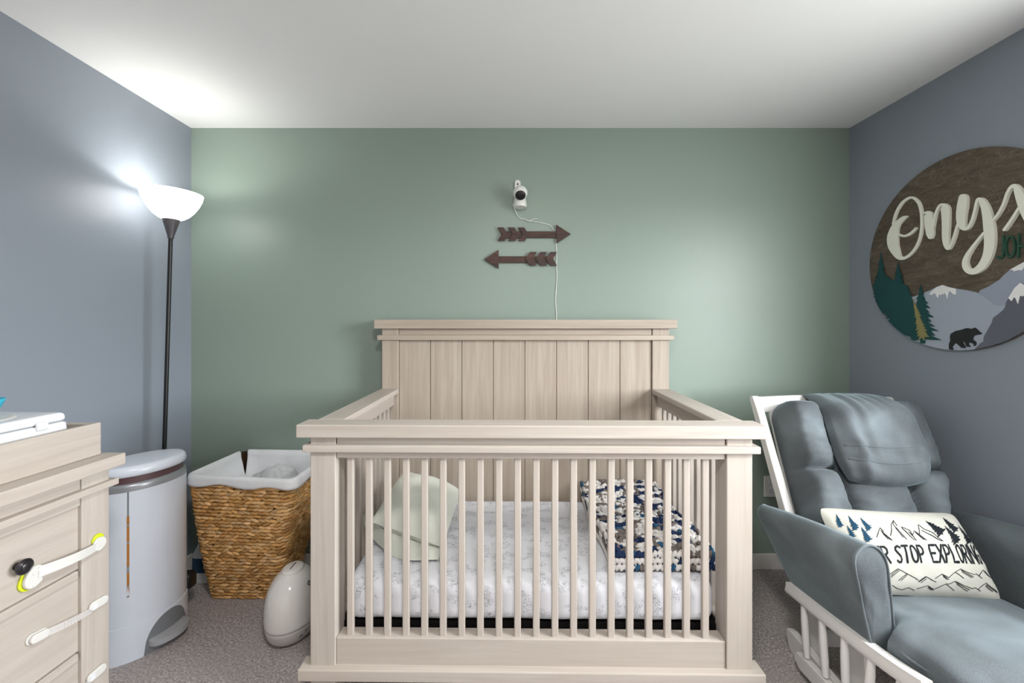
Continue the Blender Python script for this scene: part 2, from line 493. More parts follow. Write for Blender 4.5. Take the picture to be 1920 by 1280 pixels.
cl = thing('added_fill_light', 'round white fill light added on the ceiling, out of view', 'fill light', (.05, .15, ZC))  # added fill, out of view; no ceiling lamp is known here
build('base_plate', MB().lathe([(.17, -.02), (.17, 0)], 40, (.05, .15, ZC)), M_TRIM, cl)
build('diffuser', MB().lathe([(0, -.09), (.06, -.086), (.11, -.07), (.145, -.045), (.155, -.02)], 40, (.05, .15, ZC)), M_FILLBULB, cl, smooth=True)

# ---------------------------------------------------------------- crib
CR = Vector((.0725, 1.84, 0)); CROT = R(-.75)
crib = thing('baby_crib', 'whitewashed wooden baby crib with slatted front and tall plank headboard', 'crib', CR, CROT)
YFC = 1.437            # front face of the front posts
YHB = 2.212            # front face of the headboard posts
CXL, CXR = -.6815+.0, .8265
PW = .087
def cb(name, *a, mat, bevel=.003, **k): return box(name, *a, mat, crib, bevel=bevel, **k)
for x0 in (CXL, CXR-PW):
    cb('front_post', x0, x0+PW, YFC, YFC+.085, 0, .974, mat=W[2])
    cb('headboard_post', x0, x0+PW, YHB, YHB+.085, 0, 1.333, mat=HB[2])
OV = .039
cb('front_top_cap', CXL-OV, CXR+OV, YFC-.022, YFC+.066, .970, 1.0145, mat=W[0], bevel=.004)
cb('front_frieze', CXL+PW+.003, CXR-PW-.003, YFC+.004, YFC+.06, .9435, .970, mat=W[0], bevel=.002)
cb('front_molding', CXL-.02, CXR+.02, YFC-.016, YFC+.075, .9190, .9435, mat=W[0], bevel=.003)
cb('front_top_rail', CXL+PW+.001, CXR-PW-.001, YFC+.006, YFC+.055, .8945, .919, mat=W[0], bevel=.002)
cb('front_bottom_rail', CXL+PW+.001, CXR-PW-.001, YFC+.006, YFC+.06, .150, .2755, mat=W[0], bevel=.002)
cb('front_base_molding', CXL-.034, CXR+.034, YFC-.022, YFC+.045, .1455, .1850, mat=W[0], bevel=.004)
s0 = build('slat', MB().box(-.0115, .0115, 0, .018, .270, .898), W[2], crib, bevel=.003, local=True)
N = 20; a = (657-CX)/F*(YFC+.012)-CR.x; b = (1327-CX)/F*(YFC+.012)-CR.x
for i in range(N):
    p = (a+(b-a)*i/(N-1)-.002, YFC+.018-CR.y, 0)
    if i == 0: s0.location = p
    else: dup(s0, crib, p)
for s, x in ((0, CXL), (1, CXR-PW)):
    y0, y1 = YFC+.085, YHB
    cb('side_top_rail', x-.004, x+PW+.004, YFC+.066, y1, .990, 1.0145, mat=W[1], bevel=.004)
    cb('side_apron', x+.022, x+PW-.022, y0, y1, .928, .990, mat=W[1], bevel=.002)
    cb('side_bottom_rail', x+.022, x+PW-.022, y0, y1, .15, .275, mat=W[1], bevel=.002)
    st = build('side_slat', MB().box(-.009, .009, -.0115, .0115, .270, .932), W[2], crib, bevel=.003, local=True)
    for k in range(10):
        p = (x+PW/2-CR.x, y0+.05+(y1-y0-.1)*k/9-CR.y, 0)
        if k == 0: st.location = p
        else: dup(st, crib, p)
# headboard
mb = MB(); px0, px1 = CXL+PW, CXR-PW
npl = 8; pw = (px1-px0)/npl
for i in range(npl):
    mb.box(px0+i*pw+.0016, px0+(i+1)*pw-.0016, YHB+.012, YHB+.04, .25, 1.275)
mb.box(px0, px1, YHB+.022, YHB+.045, .25, 1.275)
cb_panel = build('headboard_panel', mb, HB[2], crib, bevel=.002)
cb('headboard_cap', CXL-.036, CXR+.036, YHB-.022, YHB+.105, 1.330, 1.378, mat=HB[0], bevel=.004)
cb('headboard_frieze', CXL+PW+.002, CXR-PW-.002, YHB+.006, YHB+.05, 1.296, 1.330, mat=HB[0], bevel=.002)
cb('headboard_molding', CXL-.021, CXR+.021, YHB-.014, YHB+.095, 1.270, 1.296, mat=HB[0], bevel=.003)
mb = MB().box(CXL+PW-.01, CXR-PW+.01, YFC+.075, YHB+.005, .246, .286)
build('mattress_support', mb, M_DARK, crib)

# mattress (own thing)
mat_o = Vector((.0725, 1.845, .287))
def sag(o):
    n = noise.noise(o*5)*.006+noise.noise(Vector((o.x*9, o.y*3, o.z*4)))*.004
    edge = min(1, max(0, (o.z-.30)/.1))
    return o+Vector((0, -n*.9, n*edge))
mb = MB().rbox((-.664+.0725, 1.497, .287), (.664+.0725, 2.208, .442), (.05, .05, .045), (60, 34, 8), sag)
mt = build('crib_mattress', mb, M_SHEET, None, smooth=True, origin=mat_o)
mt.rotation_euler.z = CROT
tag(mt, 'crib mattress in a white sheet with grey sketched print', 'mattress')

# sage pillow leaning in the back left corner
A = Vector((-.535, 2.10, .605)); B = Vector((-.235, 1.99, .565)); Cc = Vector((-.262, 1.63, .495)); Dd = Vector((-.56, 1.70, .560))
def bil(u, v): return (A*(1-u)+B*u)*(1-v)+(Dd*(1-u)+Cc*u)*v
nrm = (B-A).cross(Dd-A).normalized()
if nrm.z < 0: nrm = -nrm
def pil(u, v, s):
    # corners pulled out, sides pulled in
    e = .035*(1-(2*u-1)**2); g = .03*(1-(2*v-1)**2)
    uu = .5+(u-.5)*(1.03-g*.8); vv = .5+(v-.5)*(1.03-e*.8)
    t = .078*max(0, (1-abs(2*u-1)**3.2)*(1-abs(2*v-1)**3.2))**.6
    p = bil(uu, vv); w = noise.noise(Vector((u*4, v*4, 3)))*.010+.006*math.sin(u*9+v*16)*(1-v)*u
    return p+nrm*(s*t+w*(t/.06))
sp = thing('pillow', 'pale sage green pillow leaning in the back corner of the crib mattress', 'pillow', (-.40, 1.87, .445))
mb = MB(); mb.grid(lambda u, v: pil(u, v, 1), 26, 26); mb.grid(lambda u, v: pil(u, v, -.8), 26, 26)
build('pillow_body', mb, M_SAGE, sp, smooth=True)
P0 = [onY(680, 968, 1.80), onY(690, 1000, 1.76), onY(735, 1040, 1.66), onY(775, 1055, 1.615), onY(822, 1050, 1.61)]
P1 = [Dd+Vector((.01, .03, -.01)), Dd+Vector((.04, -.0, -.03)), (Dd*.6+Cc*.4)+Vector((0, .02, -.03)), (Dd*.25+Cc*.75)+Vector((0, .03, -.03)), Cc+Vector((0, .02, -.02))]
P0 = [Vector((p.x, p.y, max(p.z, .4475))) for p in P0]
fa = catmull([tuple(p) for p in P0], 5); fb = catmull([tuple(p) for p in P1], 5)
def flap(u, v):
    i = min(len(fa)-1, int(round(u*(len(fa)-1)))); a = Vector(fa[i]); b = Vector(fb[i])
    return a*(1-v)+b*v+Vector((0, 0, .012*math.sin(v*3.14)+.004*math.sin(u*9)))
mb = MB(); mb.grid(flap, 21, 8); mb.grid(lambda u, v: flap(u, v)+Vector((0, .004, .004)), 21, 8)
build('pillowcase_flap', mb, M_SAGE, sp, smooth=True)

# crocheted blanket
yarn = {'w': lin((216, 214, 212)), 'n': lin((34, 50, 84)), 'g': lin((116, 108, 104)), 'b': lin((48, 90, 122))}
def run_colours(n, rnd):
    o = []
    while len(o) < n:
        c = rnd.choices('wngb', (60, 18, 14, 8))[0]; o += [c]*rnd.choice((1, 1, 2, 2, 3))
    return o
bl0, bl1 = (.372, 1.55, .446), (.748, 2.185, .515)
def blpos(x, y, z):
    h = (z-bl0[2]); k = (y-bl0[1])/(bl1[1]-bl0[1])
    return Vector((x-.006*k+.006*math.sin(k*9), y, bl0[2]+h*(.95+.25*k+.15*math.sin(k*7))))
mb = MB(); rnd = random.Random(5)
mb.rbox(bl0, bl1, .03, (10, 14, 3), lambda o: blpos(o.x, o.y, o.z)-Vector((0, 0, .0)))
mb.c = [lin((70, 68, 72))]*len(mb.v)
rows = 23
for r in range(rows):
    y = bl0[1]+.012+(bl1[1]-bl0[1]-.02)*r/(rows-1); cols = 18
    cc = run_colours(cols, rnd)
    for q in range(cols):
        x = bl0[0]+.01+(bl1[0]-bl0[0]-.02)*(q+.5*(r % 2))/(cols)
        for sg in (-1, 1):
            p = blpos(x+sg*.006+rnd.uniform(-.005, .005), y+rnd.uniform(-.006, .006), bl1[2]+rnd.uniform(-.005, .006))
            ang = sg*R(42)+rnd.uniform(-.6, .6)
            a = Vector((math.sin(ang), math.cos(ang), rnd.uniform(-.25, .25))).normalized(); bb = Vector((math.cos(ang), -math.sin(ang), 0))
            mb.blob(p, a, bb, (0, 0, 1), rnd.uniform(.017, .022), .0098, .0105, yarn[cc[q] if rnd.random() > .06 else 'g'])
for side in range(3):           # front, left and right flanks
    for r in range(3):
        z = bl0[2]+.013+(bl1[2]-bl0[2]-.02)*r/2; cols = 20 if side == 0 else 30
        cc = run_colours(cols, rnd)
        for q in range(cols):
            t = (q+.5*(r % 2))/cols
            for sg in (-1, 1):
                if side == 0: p = blpos(bl0[0]+(bl1[0]-bl0[0])*t+sg*.005, bl0[1]-.001, z); tg = Vector((1, 0, 0)); nn = Vector((0, -1, 0))
                else:
                    x = bl0[0] if side == 1 else bl1[0]
                    p = blpos(x, bl0[1]+(bl1[1]-bl0[1])*t+sg*.005, z); tg = Vector((0, 1, 0)); nn = Vector((-1 if side == 1 else 1, 0, 0))
                ang = sg*R(30)+rnd.uniform(-.25, .25); up = Vector((0, 0, 1))
                a = up*math.cos(ang)+tg*math.sin(ang); bb = tg*math.cos(ang)-up*math.sin(ang)
                mb.blob(p+Vector((0, 0, .004)), a, bb, nn, .0165, .0088, .008, yarn[cc[q]])
o = build('crochet_blanket', mb, M_YARN, None, smooth=True, origin=(.55, 1.87, .446), recalc=False)
tag(o, 'folded chunky crochet blanket in navy, white and grey yarn on the mattress', 'blanket')

# ---------------------------------------------------------------- floor lamp
LX, LY = -1.664, 2.0; lean = math.atan(.053/1.78)
lamp = thing('floor_lamp', 'black torchiere floor lamp with lit white bowl in the back left corner', 'floor lamp', (LX, LY, 0), rot=(0, lean, 0))
build('base', MB().lathe([(.088, 0), (.09, .008), (.085, .02), (.03, .028), (.012, .04)], 40), M_LAMPBLK, lamp, local=True, angle=40)
build('pole', MB().tube([(0, 0, .03), (0, 0, .6), (0, 0, 1.2), (0, 0, 1.78)], .0088, 14), M_LAMPBLK, lamp, local=True, angle=40)
build('socket_cone', MB().lathe([(.013, 1.762), (.013, 1.772), (.036, 1.855), (.034, 1.856), (.0, 1.857)], 36), M_LAMPGRY, lamp, local=True, angle=40)
pr = [(.033, 1.850), (.05, 1.858), (.07, 1.873), (.09, 1.898), (.107, 1.927), (.118, 1.955), (.1225, 1.978), (.1195, 1.978), (.113, 1.953), (.10, 1.925), (.083, 1.898), (.062, 1.876), (.04, 1.864), (.0, 1.862)]
build('lamp_shade', MB().lathe(pr, 64), M_GLASS, lamp, smooth=True, local=True)
build('bulb', MB().lathe([(0, 1.905), (.016, 1.899), (.022, 1.886), (.018, 1.874), (.013, 1.868), (.013, 1.860)], 24), M_FILLBULB, lamp, smooth=True, local=True)
build('switch', MB().tube([(-.02, -.024, 1.845), (-.006, -.035, 1.834)], .0022, 8), M_BLACK, lamp, local=True)

# ---------------------------------------------------------------- wall camera, arrows, cord
cam0 = onY(975.5, 365, D)
wc = thing('wall_camera', 'small white baby monitor camera with black lens on the green wall', 'camera', (cam0.x, D, cam0.z))
k = D/F
mb = MB()
def cw(px, py, d): p = onY(px, py, D); return Vector((p.x, D-d, p.z))
poly = [(965, 365), (965, 344)]+[(970.6-5.6*math.cos(q), 343.6-5.8*math.sin(q)) for q in [math.pi*i/12 for i in range(1, 12)]]+[(976.2, 344), (976.3, 352), (980, 356), (980, 380), (966, 380)]
mb.prism(poly, cw, .0005, .008)
build('mounting_bracket', mb, M_CAMW, wc, bevel=.001)
build('screw', MB().tube([cw(970.6, 346, .008), cw(970.6, 346, .0095)], .0048, 12), M_BLACK, wc)
def cf(px, py, d): return onY(px, py, D-d)
hc = cf(975.5, 361.5, .082)
def axis_lathe(mb, prof, c, ax, n=32):
    ax = Vector(ax).normalized(); q = Vector((0, 0, 1)).rotation_difference(ax)
    t = MB().lathe(prof, n); mb.add([c+q @ v for v in t.v], t.f); return mb
bs = cf(975.0, 387, .044)
mb = axis_lathe(MB(), [(.0, -.006), (.032, -.005), (.0365, .002), (.036, .012), (.034, .030), (.031, .044), (.0, .048)], bs, (0, .05, 1))
build('camera_base', mb, M_CAMW, wc, angle=50)
la = Vector((.02, -.69, -.66)).normalized()
mb = MB(); prof = [(.039*math.sin(t), -.039*math.cos(t)) for t in [R(i*9) for i in range(0, 16)]]+[(.030, .026), (.028, .0245), (0, .0245)]
axis_lathe(mb, prof, hc, la, 40); build('camera_head', mb, M_CAMW, wc, angle=50)
mb = axis_lathe(MB(), [(.0285, .0247), (.0275, .029), (.02, .0335), (.01, .0355), (0, .036)], hc, la, 32)
ln = build('lens', mb, M_BLACK, wc, smooth=True); ln['label'] = 'glossy black lens'
pts = [cf(962.5, 384, .045), cf(964, 389, .03), cw(967, 398, .012), cw(971, 406, .006), cw(975, 409.5, .004), cw(983, 411, .004), cw(990, 414, .004), cw(1002, 415.5, .004), cw(1015, 418, .004), cw(1030, 422, .004), cw(1035, 427, .004), cw(1040, 436, .003), cw(1043, 445, .003), cw(1042.5, 460, .003), cw(1043.5, 478, .003), cw(1043, 500, .003), cw(1044, 520, .003), cw(1041.5, 560, .003), cw(1043, 590, .003), cw(1043, 606, .003), cw(1043, 700, .003)]
mb = MB().tube(catmull([tuple(p) for p in pts], 6), .0022, 8); mb.tube([cf(962, 383, .048), cf(965, 391, .028)], .0042, 10)
cord = build('power_cord', mb, M_CAMW, wc, smooth=True)
mb = MB().tube([cw(985, 411, .008), cw(988, 414.5, .009), cw(993, 415, .01), cw(998, 412, .01), cw(1003, 411, .012), cw(1007, 410.5, .012)], .0018, 6)
mb.tube([cw(986, 413, .009), cw(992, 415.5, .01), cw(999, 415, .009)], .002, 6)
build('cord_tie', mb, M_CAMW, cord)

def arrow(label, poly_head, shaft, chevs, loc):
    t = thing('wall_arrow', label, 'wall decor', loc, group='dark wooden arrows on the green wall')
    
    def c(x, y, d):
        q = onY(900+x/10.667, 410+y/10.667, D-.015); return Vector((q.x, D-d, q.z))
    build('shaft', MB().prism(shaft, c, .0045, .013), M_DWOOD, t, bevel=.001)
    build('arrowhead', MB().prism(poly_head, c, .0045, .018), M_DWOOD, t, bevel=.001)
    for ch in chevs:
        f = build('fletching', MB().prism(ch, c, .013, .020), M_DWOOD, t, bevel=.001)
    return t
ch = [(345, 175), (472, 175), (555, 306), (490, 442), (350, 442), (440, 306)]
arrow('dark wooden arrow pointing right, just below the camera', [(1525, 118), (1815, 305), (1530, 490)], [(420, 248), (1530, 248), (1530, 380), (420, 380)],
      [[(x+dx, y) for x, y in ch] for dx in (0, 211, 412)], (cw(1000, 438, 0)))
ch = [(1130, 665), (1000, 665), (900, 800), (1000, 938), (1130, 938), (1050, 800)]
arrow('dark wooden arrow pointing left, above the headboard', [(85, 812), (372, 625), (372, 992)], [(370, 748), (1440, 748), (1440, 880), (370, 880)],
      [[(x+dx, y) for x, y in ch] for dx in (0, 207, 410)], (cw(976, 486, 0)))
op = onY(1437, 911, D)
ot = thing('wall_outlet', 'white outlet cover on the green wall behind the glider chair', 'outlet', (op.x, D, op.z))
build('cover_plate', MB().box(op.x-.016, op.x+.06, D-.008, D, op.z-.058, op.z+.058), M_TRIM, ot, bevel=.003)
for dz in (-.022, .022): build('socket', MB().box(op.x+.005, op.x+.039, D-.0095, D-.004, op.z+dz-.014, op.z+dz+.014), M_PLASTIC, ot, bevel=.003)

# ---------------------------------------------------------------- round sign on the right wall
SY, SZ, SR = 1.780, 1.6572, .4133
sign = thing('round_sign', 'round stained wooden wall sign with raised script name, mountains and a bear', 'sign', (XR, SY, SZ))
def sw(Y, z, d): return Vector((XR-d, Y, z))
def wallp(px, py):
    Y = (XR-.016)*F/(px-CX); return (Y, H-(py-CY)/F*Y)
circ = [(SY+SR*math.cos(2*math.pi*i/96), SZ+SR*math.sin(2*math.pi*i/96)) for i in range(96)]
clipc = [(SY+(SR-.001)*math.cos(2*math.pi*i/72), SZ+(SR-.001)*math.sin(2*math.pi*i/72)) for i in range(72)]
build('backing_disc', MB().prism(circ, sw, .0, .012), M_PLY, sign)
def layer(name, polys, d0, d1, mat, cl=True):
    mb = MB()
    for p in polys:
        q = [wallp(*a) for a in p]
        if cl:
            ar = sum(q[i-1][0]*q[i][1]-q[i][0]*q[i-1][1] for i in range(len(q)))
            if ar < 0: q = q[::-1]
            q = clip_poly(q, clipc)
        if len(q) > 2: mb.prism(q, sw, d0, d1)
    return build(name, mb, mat, sign)
c3 = lambda L: [(1630+x/5.82, 440+y/5.82) for x, y in L]
c4 = lambda L: [(1760+x/5.82, 440+y/5.82) for x, y in L]
def YZpoly(L):  # extra points given straight in wall coordinates -> back to px for layer()
    return [(CX+F*(XR-.016)/y, CY-(z-H)*F/y) for y, z in L]
far = c4([(430, 640), (450, 605), (540, 565), (660, 490), (700, 445), (770, 385), (930, 300)])+YZpoly([(1.50, 1.60), (1.44, 1.52), (1.36, 1.44), (1.36, 1.20), (1.75, 1.25)])
layer('far_mountain', [far], .012, .015, M_MTN2)
main = c3([(380, 760), (430, 690), (530, 660), (600, 630), (655, 610), (730, 570), (800, 548), (870, 572)])+c4([(190, 588), (300, 605), (415, 630), (500, 680), (570, 730), (610, 765), (660, 775), (735, 778)])+c4([(800, 900), (760, 1200)])+YZpoly([(1.75, 1.2), (2.0, 1.2), (2.15, 1.35)])
layer('main_mountain', [main], .012, .0165, M_MTN1)
dark = c4([(735, 778), (715, 815), (650, 870), (600, 905), (585, 960), (545, 1030), (500, 1110), (492, 1165), (465, 1180), (430, 1215), (370, 1275)])+YZpoly([(1.70, 1.1), (1.3, 1.1), (1.3, 1.45), (1.42, 1.42), (1.50, 1.49)])+c4([(960, 560), (900, 525), (840, 580), (800, 640), (770, 690), (740, 740)])
layer('dark_mountain', [dark], .012, .0185, M_MTN3)
snow1 = c3([(655, 650), (675, 625), (740, 570), (800, 548), (870, 572)])+c4([(190, 588), (192, 635), (182, 655), (160, 645), (140, 622), (118, 612), (108, 640), (98, 695), (86, 655), (70, 632), (60, 652), (46, 640), (28, 660), (10, 648)])+c3([(762, 655), (750, 690), (735, 660), (715, 632), (690, 655)])
snow2 = c4([(772, 690), (805, 722), (832, 682), (850, 690), (875, 754), (897, 665), (930, 672), (960, 640), (985, 690), (1010, 650), (960, 560), (900, 525), (840, 580)])
snow3 = c4([(770, 385), (805, 382), (822, 400), (870, 385), (908, 388), (930, 350), (980, 370), (1010, 300), (930, 298)])
layer('snow_cap', [snow1], .0165, .0185, M_SNOW); layer('snow_cap', [snow2], .0185, .0205, M_SNOW); layer('snow_cap', [snow3], .015, .017, M_SNOW)
rs = random.Random(3)
t1 = [(x, y) for x, y in conifer((130, 190), (140, 900), 300, 15, rs)]
t2 = [(x, y) for x, y in conifer((318, 300), (340, 1150), 460, 16, rs)]
mass = [(75, 520), (180, 440), (230, 480), (420, 560), (470, 700), (520, 820), (560, 1000), (575, 1130), (530, 1150), (400, 1090), (200, 880), (100, 720), (40, 560)]
t3 = conifer((565, 545), (590, 1185), 400, 12, rs)
tl = conifer((488, 690), (612, 1150), 150, 13, rs)
tr_ = layer('fir_tree', [c3(t1)], .0165, .0195, M_TEALTREE); layer('fir_tree', [c3(t2)], .0165, .0200, M_TEALTREE); layer('fir_grove', [c3(mass)], .0165, .0203, M_TEALTREE)
layer('fir_tree', [c3(t3)], .0165, .0205, M_TEALTREE); layer('fir_tree', [c3(tl)], .0205, .0225, M_OLIVE)['label'] = 'olive gold fir tree'
bear = [(130, 1110), (140, 1080), (190, 1050), (260, 1035), (300, 1020), (330, 1018), (360, 1025), (385, 1020), (400, 1012), (415, 1022), (440, 1045), (460, 1065), (478, 1075), (470, 1085), (430, 1090), (395, 1100), (380, 1130), (385, 1150), (410, 1165), (418, 1190), (405, 1212), (390, 1210), (390, 1190), (365, 1180), (335, 1175), (335, 1200), (355, 1215), (350, 1222), (310, 1220), (295, 1180), (285, 1160), (270, 1170), (290, 1210), (302, 1228), (298, 1235), (255, 1232), (215, 1195), (195, 1180), (175, 1195), (155, 1225), (168, 1248), (160, 1255), (130, 1253), (118, 1240), (120, 1190), (135, 1150)]
layer('bear', [c4(bear)], .0165, .0195, M_BEAR)
def c5(x, y, d):
    px, py = 1640+x/6.096, 320+y/6.096
    Y = (XR-.020)*F/(px-CX); return Vector((XR-d, Y, H-(py-CY)/F*Y))
strokes = [
 [(205, 610, 22), (222, 540, 27), (255, 450, 28), (312, 365, 28), (385, 312, 26), (440, 312, 28), (495, 362, 34), (525, 450, 34), (535, 560, 32), (530, 680, 30), (502, 800, 28), (450, 900, 26), (385, 970, 28), (325, 1000, 34), (275, 985, 60), (238, 925, 96), (208, 850, 122), (203, 770, 126), (215, 700, 108), (236, 640, 84), (272, 590, 60), (315, 550, 46), (350, 528, 30), (370, 520, 10)],
 [(262, 720, 18), (300, 740, 22), (345, 745, 26), (400, 722, 28), (445, 685, 26), (470, 655, 18)],
 [(565, 485, 18), (590, 478, 30), (612, 500, 92), (620, 580, 100), (630, 680, 92), (636, 735, 80), (638, 752, 60)],
 [(672, 640, 18), (685, 545, 26), (712, 455, 26), (745, 400, 26), (780, 388, 34), (806, 425, 96), (815, 520, 92), (815, 640, 82), (812, 750, 76), (822, 840, 64), (840, 888, 38), (870, 860, 28), (908, 765, 30), (940, 655, 26), (958, 590, 20)],
 [(1016, 315, 100), (1005, 400, 114), (992, 500, 110), (992, 580, 98), (1010, 640, 72), (1040, 665, 36), (1080, 640, 32), (1120, 560, 30), (1150, 450, 30), (1175, 345, 30), (1200, 322, 34), (1232, 350, 70), (1270, 430, 92), (1296, 540, 112), (1312, 650, 124), (1320, 760, 124), (1314, 880, 114), (1286, 990, 100), (1228, 1090, 88), (1150, 1148, 70), (1085, 1145, 66), (1046, 1100, 68), (1038, 1040, 58), (1062, 970, 46), (1120, 880, 36), (1190, 790, 30), (1252, 712, 26)],
 [(1355, 575, 22), (1420, 490, 28), (1478, 380, 28), (1515, 275, 30), (1560, 195, 34), (1610, 175, 50), (1650, 240, 92), (1690, 350, 112), (1735, 470, 114), (1780, 570, 96), (1830, 625, 50), (1890, 610, 26)],
 [(1490, 675, 30), (1560, 580, 30), (1650, 440, 28), (1725, 325, 28), (1800, 210, 26)]]
mb = MB()
for i, s in enumerate(strokes): ribbon(mb, catmull(s, 6), c5, .012, .0195+.0009*i, rise=.0008)
build('script_name', mb, M_CREAM, sign)['label'] = 'cream raised script lettering'
mb = MB()
ribbon(mb, catmull([(1462, 745), (1462, 900), (1455, 970), (1430, 1000), (1395, 985)], 5), c5, .012, .0190, 24)
ribbon(mb, catmull([(1540+52*math.cos(t), 868+120*math.sin(t)) for t in [2*math.pi*i/14 for i in range(15)]], 3), c5, .012, .0192, 24, rise=.0003)
for s in ([(1640, 730), (1636, 850), (1632, 985)], [(1730, 715), (1726, 850), (1722, 985)], [(1640, 862), (1680, 858), (1722, 855)]): dz_ = .0004 if len(mb.v) % 2 else .0; ribbon(mb, s, c5, .012, .0190+len(mb.v)*2e-6, 24)
build('block_name', mb, M_DGREEN, sign)['label'] = 'dark green raised capital letters'

# ---------------------------------------------------------------- dresser on the left
DX = -1.27; DY = DX*F/(205-CX); DROT = R(-1.9)
dr = thing('dresser', 'whitewashed wooden dresser with dark knobs against the left wall', 'dresser', (DX, DY, 0), DROT)
d_o = Vector((DX, DY, 0)); d_n = Vector((math.cos(DROT), math.sin(DROT), 0)); d_t = Vector((-math.sin(DROT), math.cos(DROT), 0))
def dl(px, py, c=0):   # pixel -> dresser coordinates on the plane x=c
    p = onPlane(px, py, d_o+d_n*c, d_n)-d_o
    return Vector((p.dot(d_n), p.dot(d_t), p.z))
LEN = .98; DEP = .445
def db(name, x0, x1, y0, y1, z0, z1, mat, parent=None, bevel=.003): return build(name, MB().box(x0, x1, y0, y1, z0, z1), mat, parent or dr, bevel=bevel, local=True)
ztop = dl(235, 848, .03).z; zcb = dl(235, 870, .03).z; zm1 = dl(222, 895, .017).z; zm0 = dl(222, 907, .017).z
yp = dl(153.5, 1000, 0).y            # inner edge of the far post
db('top', -DEP-.005, .03, -LEN-.028, .026, zcb, ztop, W[1], bevel=.004)
db('frieze', -.04, -.002, -LEN-.0+.05, yp-.002, zm1, zcb, W[1], bevel=.002)
db('molding', -DEP, .017, -LEN-.016, .016, zm0, zm1, W[1], bevel=.003)
zr = dl(147, 947, -.012).z
db('top_rail', -.045, -.004, -LEN+.05, yp-.0005, zr, zm0, W[1], bevel=.002)
for y0, y1 in ((yp, 0), (-LEN, -LEN-yp)):
    db('front_post', -.06, 0, y0, y1, 0, zcb, W[2])
    db('side_panel', -DEP, -.06, y0+.01, y1-.006, .03, zcb, W[1], bevel=.001)
db('back_panel', -DEP, -DEP+.015, -LEN+.03, -.03, .05, zcb, W[1], bevel=.001)
zs = [zr]
z1b = dl(147, 1067, -.012).z; z2t = dl(147, 1082, -.012).z; z2b = dl(150, 1219, -.012).z; z3t = dl(150, 1234, -.012).z
hgt = zr-z1b
yd = dl(147, 1000, -.012).y
for (za, zb) in ((z1b, zr), (z2b, z2t), (z3t-hgt*1.02, z3t)):
    d = build('drawer', MB().box(-.40, -.012, -LEN-yd+.0, yd, za+.0015, zb-.0015), W[1], dr, bevel=.002, local=True)
    kp = dl(47, 1062, .012)
    for ky in ((kp.y, -LEN-kp.y) if za == z1b else (-LEN-kp.y,)):
        kz = kp.z if za == z1b else za+(kp.z-z1b)
        if za == z2b: kz -= .0
        mb = axis_lathe(MB(), [(.009, 0), (.0075, .012), (.013, .018), (.0195, .020), (.020, .024), (.0175, .0275), (.0155, .0262), (.0135, .0285), (.010, .0282), (.0075, .030), (0, .0305)], Vector((-.012, ky, kz)), (1, 0, 0), 32)
        if ky == kp.y or True:
            build('knob', mb, M_BRONZE, d, local=True, angle=35)
for (za, zb) in ((z2t, z1b), (z3t, z2b)):
    db('drawer_rail', -.045, -.005, -LEN+.05, yp-.004, za, zb, W[1], bevel=.003)
db('bottom_rail', -.045, -.004, -LEN+.05, yp-.001, z3t-hgt*1.02-.08, z3t-hgt*1.02, W[1])
db('base_molding', -DEP, .02, -LEN-.018, .018, max(.02, z3t-hgt*1.02-.12), z3t-hgt*1.02-.075, W[1])
# straps
def strapthing(label, loc): return thing('safety_strap', label, 'child safety strap', d_o+d_n*loc.x+d_t*loc.y+Vector((0, 0, loc.z)), DROT, group='child safety straps across the dresser drawers')
def capsule(mb, c, dirv, l, w, d0, d1, n=10):
    a = math.atan2(dirv[1], dirv[0]); P = []
    for s in (1, -1):
        for i in range(n+1):
            t = -math.pi/2+math.pi*i/n+(0 if s == 1 else math.pi)
            P.append((s*(l-w)/2+w/2*math.cos(t), w/2*math.sin(t)))
    Q = [(c[0]+x*math.cos(a)-y*math.sin(a), c[1]+x*math.sin(a)+y*math.cos(a)) for x, y in P]
    return mb.prism(Q, lambda y, z, d: Vector((d, y, z)), d0, d1)
def rel(mb, o):
    mb.v = [v-o for v in mb.v]; return mb
a1 = dl(186, 1019, .008); b1 = dl(56, 1082, .0)
s1 = strapthing('white strap with lime green pads across the top drawer', a1)
mb = rel(capsule(MB(), (dl(183, 1011, .002).y, dl(183, 1011, .002).z), (1, 0), .036, .036, .0003, .005), a1); build('adhesive_pad', mb, M_LIME, s1, local=True, bevel=.001)
mb = capsule(MB(), (a1.y, a1.z), (1, 0), .040, .040, .005, .012); build('anchor_disc', rel(mb, a1), M_PLASTIC_W, s1, local=True, bevel=.002)
mb = MB(); q0 = dl(182, 1024, .009); q1 = dl(72, 1072, .006); w = .024
n = 14
for sgn in (0, 1):
    pass
def band(mb, q0, q1, w0, w1, bulge, th=.0015):
    def fn(u, v, o):
        p = q0.lerp(q1, u); ww = w0*(1-u)+w1*u
        d = (q1-q0).normalized(); up = Vector((0, -d.z, d.y)).normalized()
        return Vector((p.x+bulge*math.sin(u*math.pi)+o, p.y, p.z))+up*(v-.5)*ww
    mb.grid(lambda u, v: fn(u, v, 0), 16, 4); mb.grid(lambda u, v: fn(u, v, th), 16, 4)
    mb.grid(lambda u, v: fn(u, 0, th*v), 16, 2); mb.grid(lambda u, v: fn(u, 1, th*v), 16, 2)
    return mb
build('strap_band', rel(band(MB(), q0, q1, .024, .029, .012), a1), M_PLASTIC_W, s1, local=True, angle=40)
bc = dl(58, 1085, .0)
mb = capsule(MB(), (bc.y+.002, bc.z), (.35, 1), .062, .044, -.0115, -.006); o = build('adhesive_pad', rel(mb, a1), M_LIME, s1, local=True, bevel=.001)
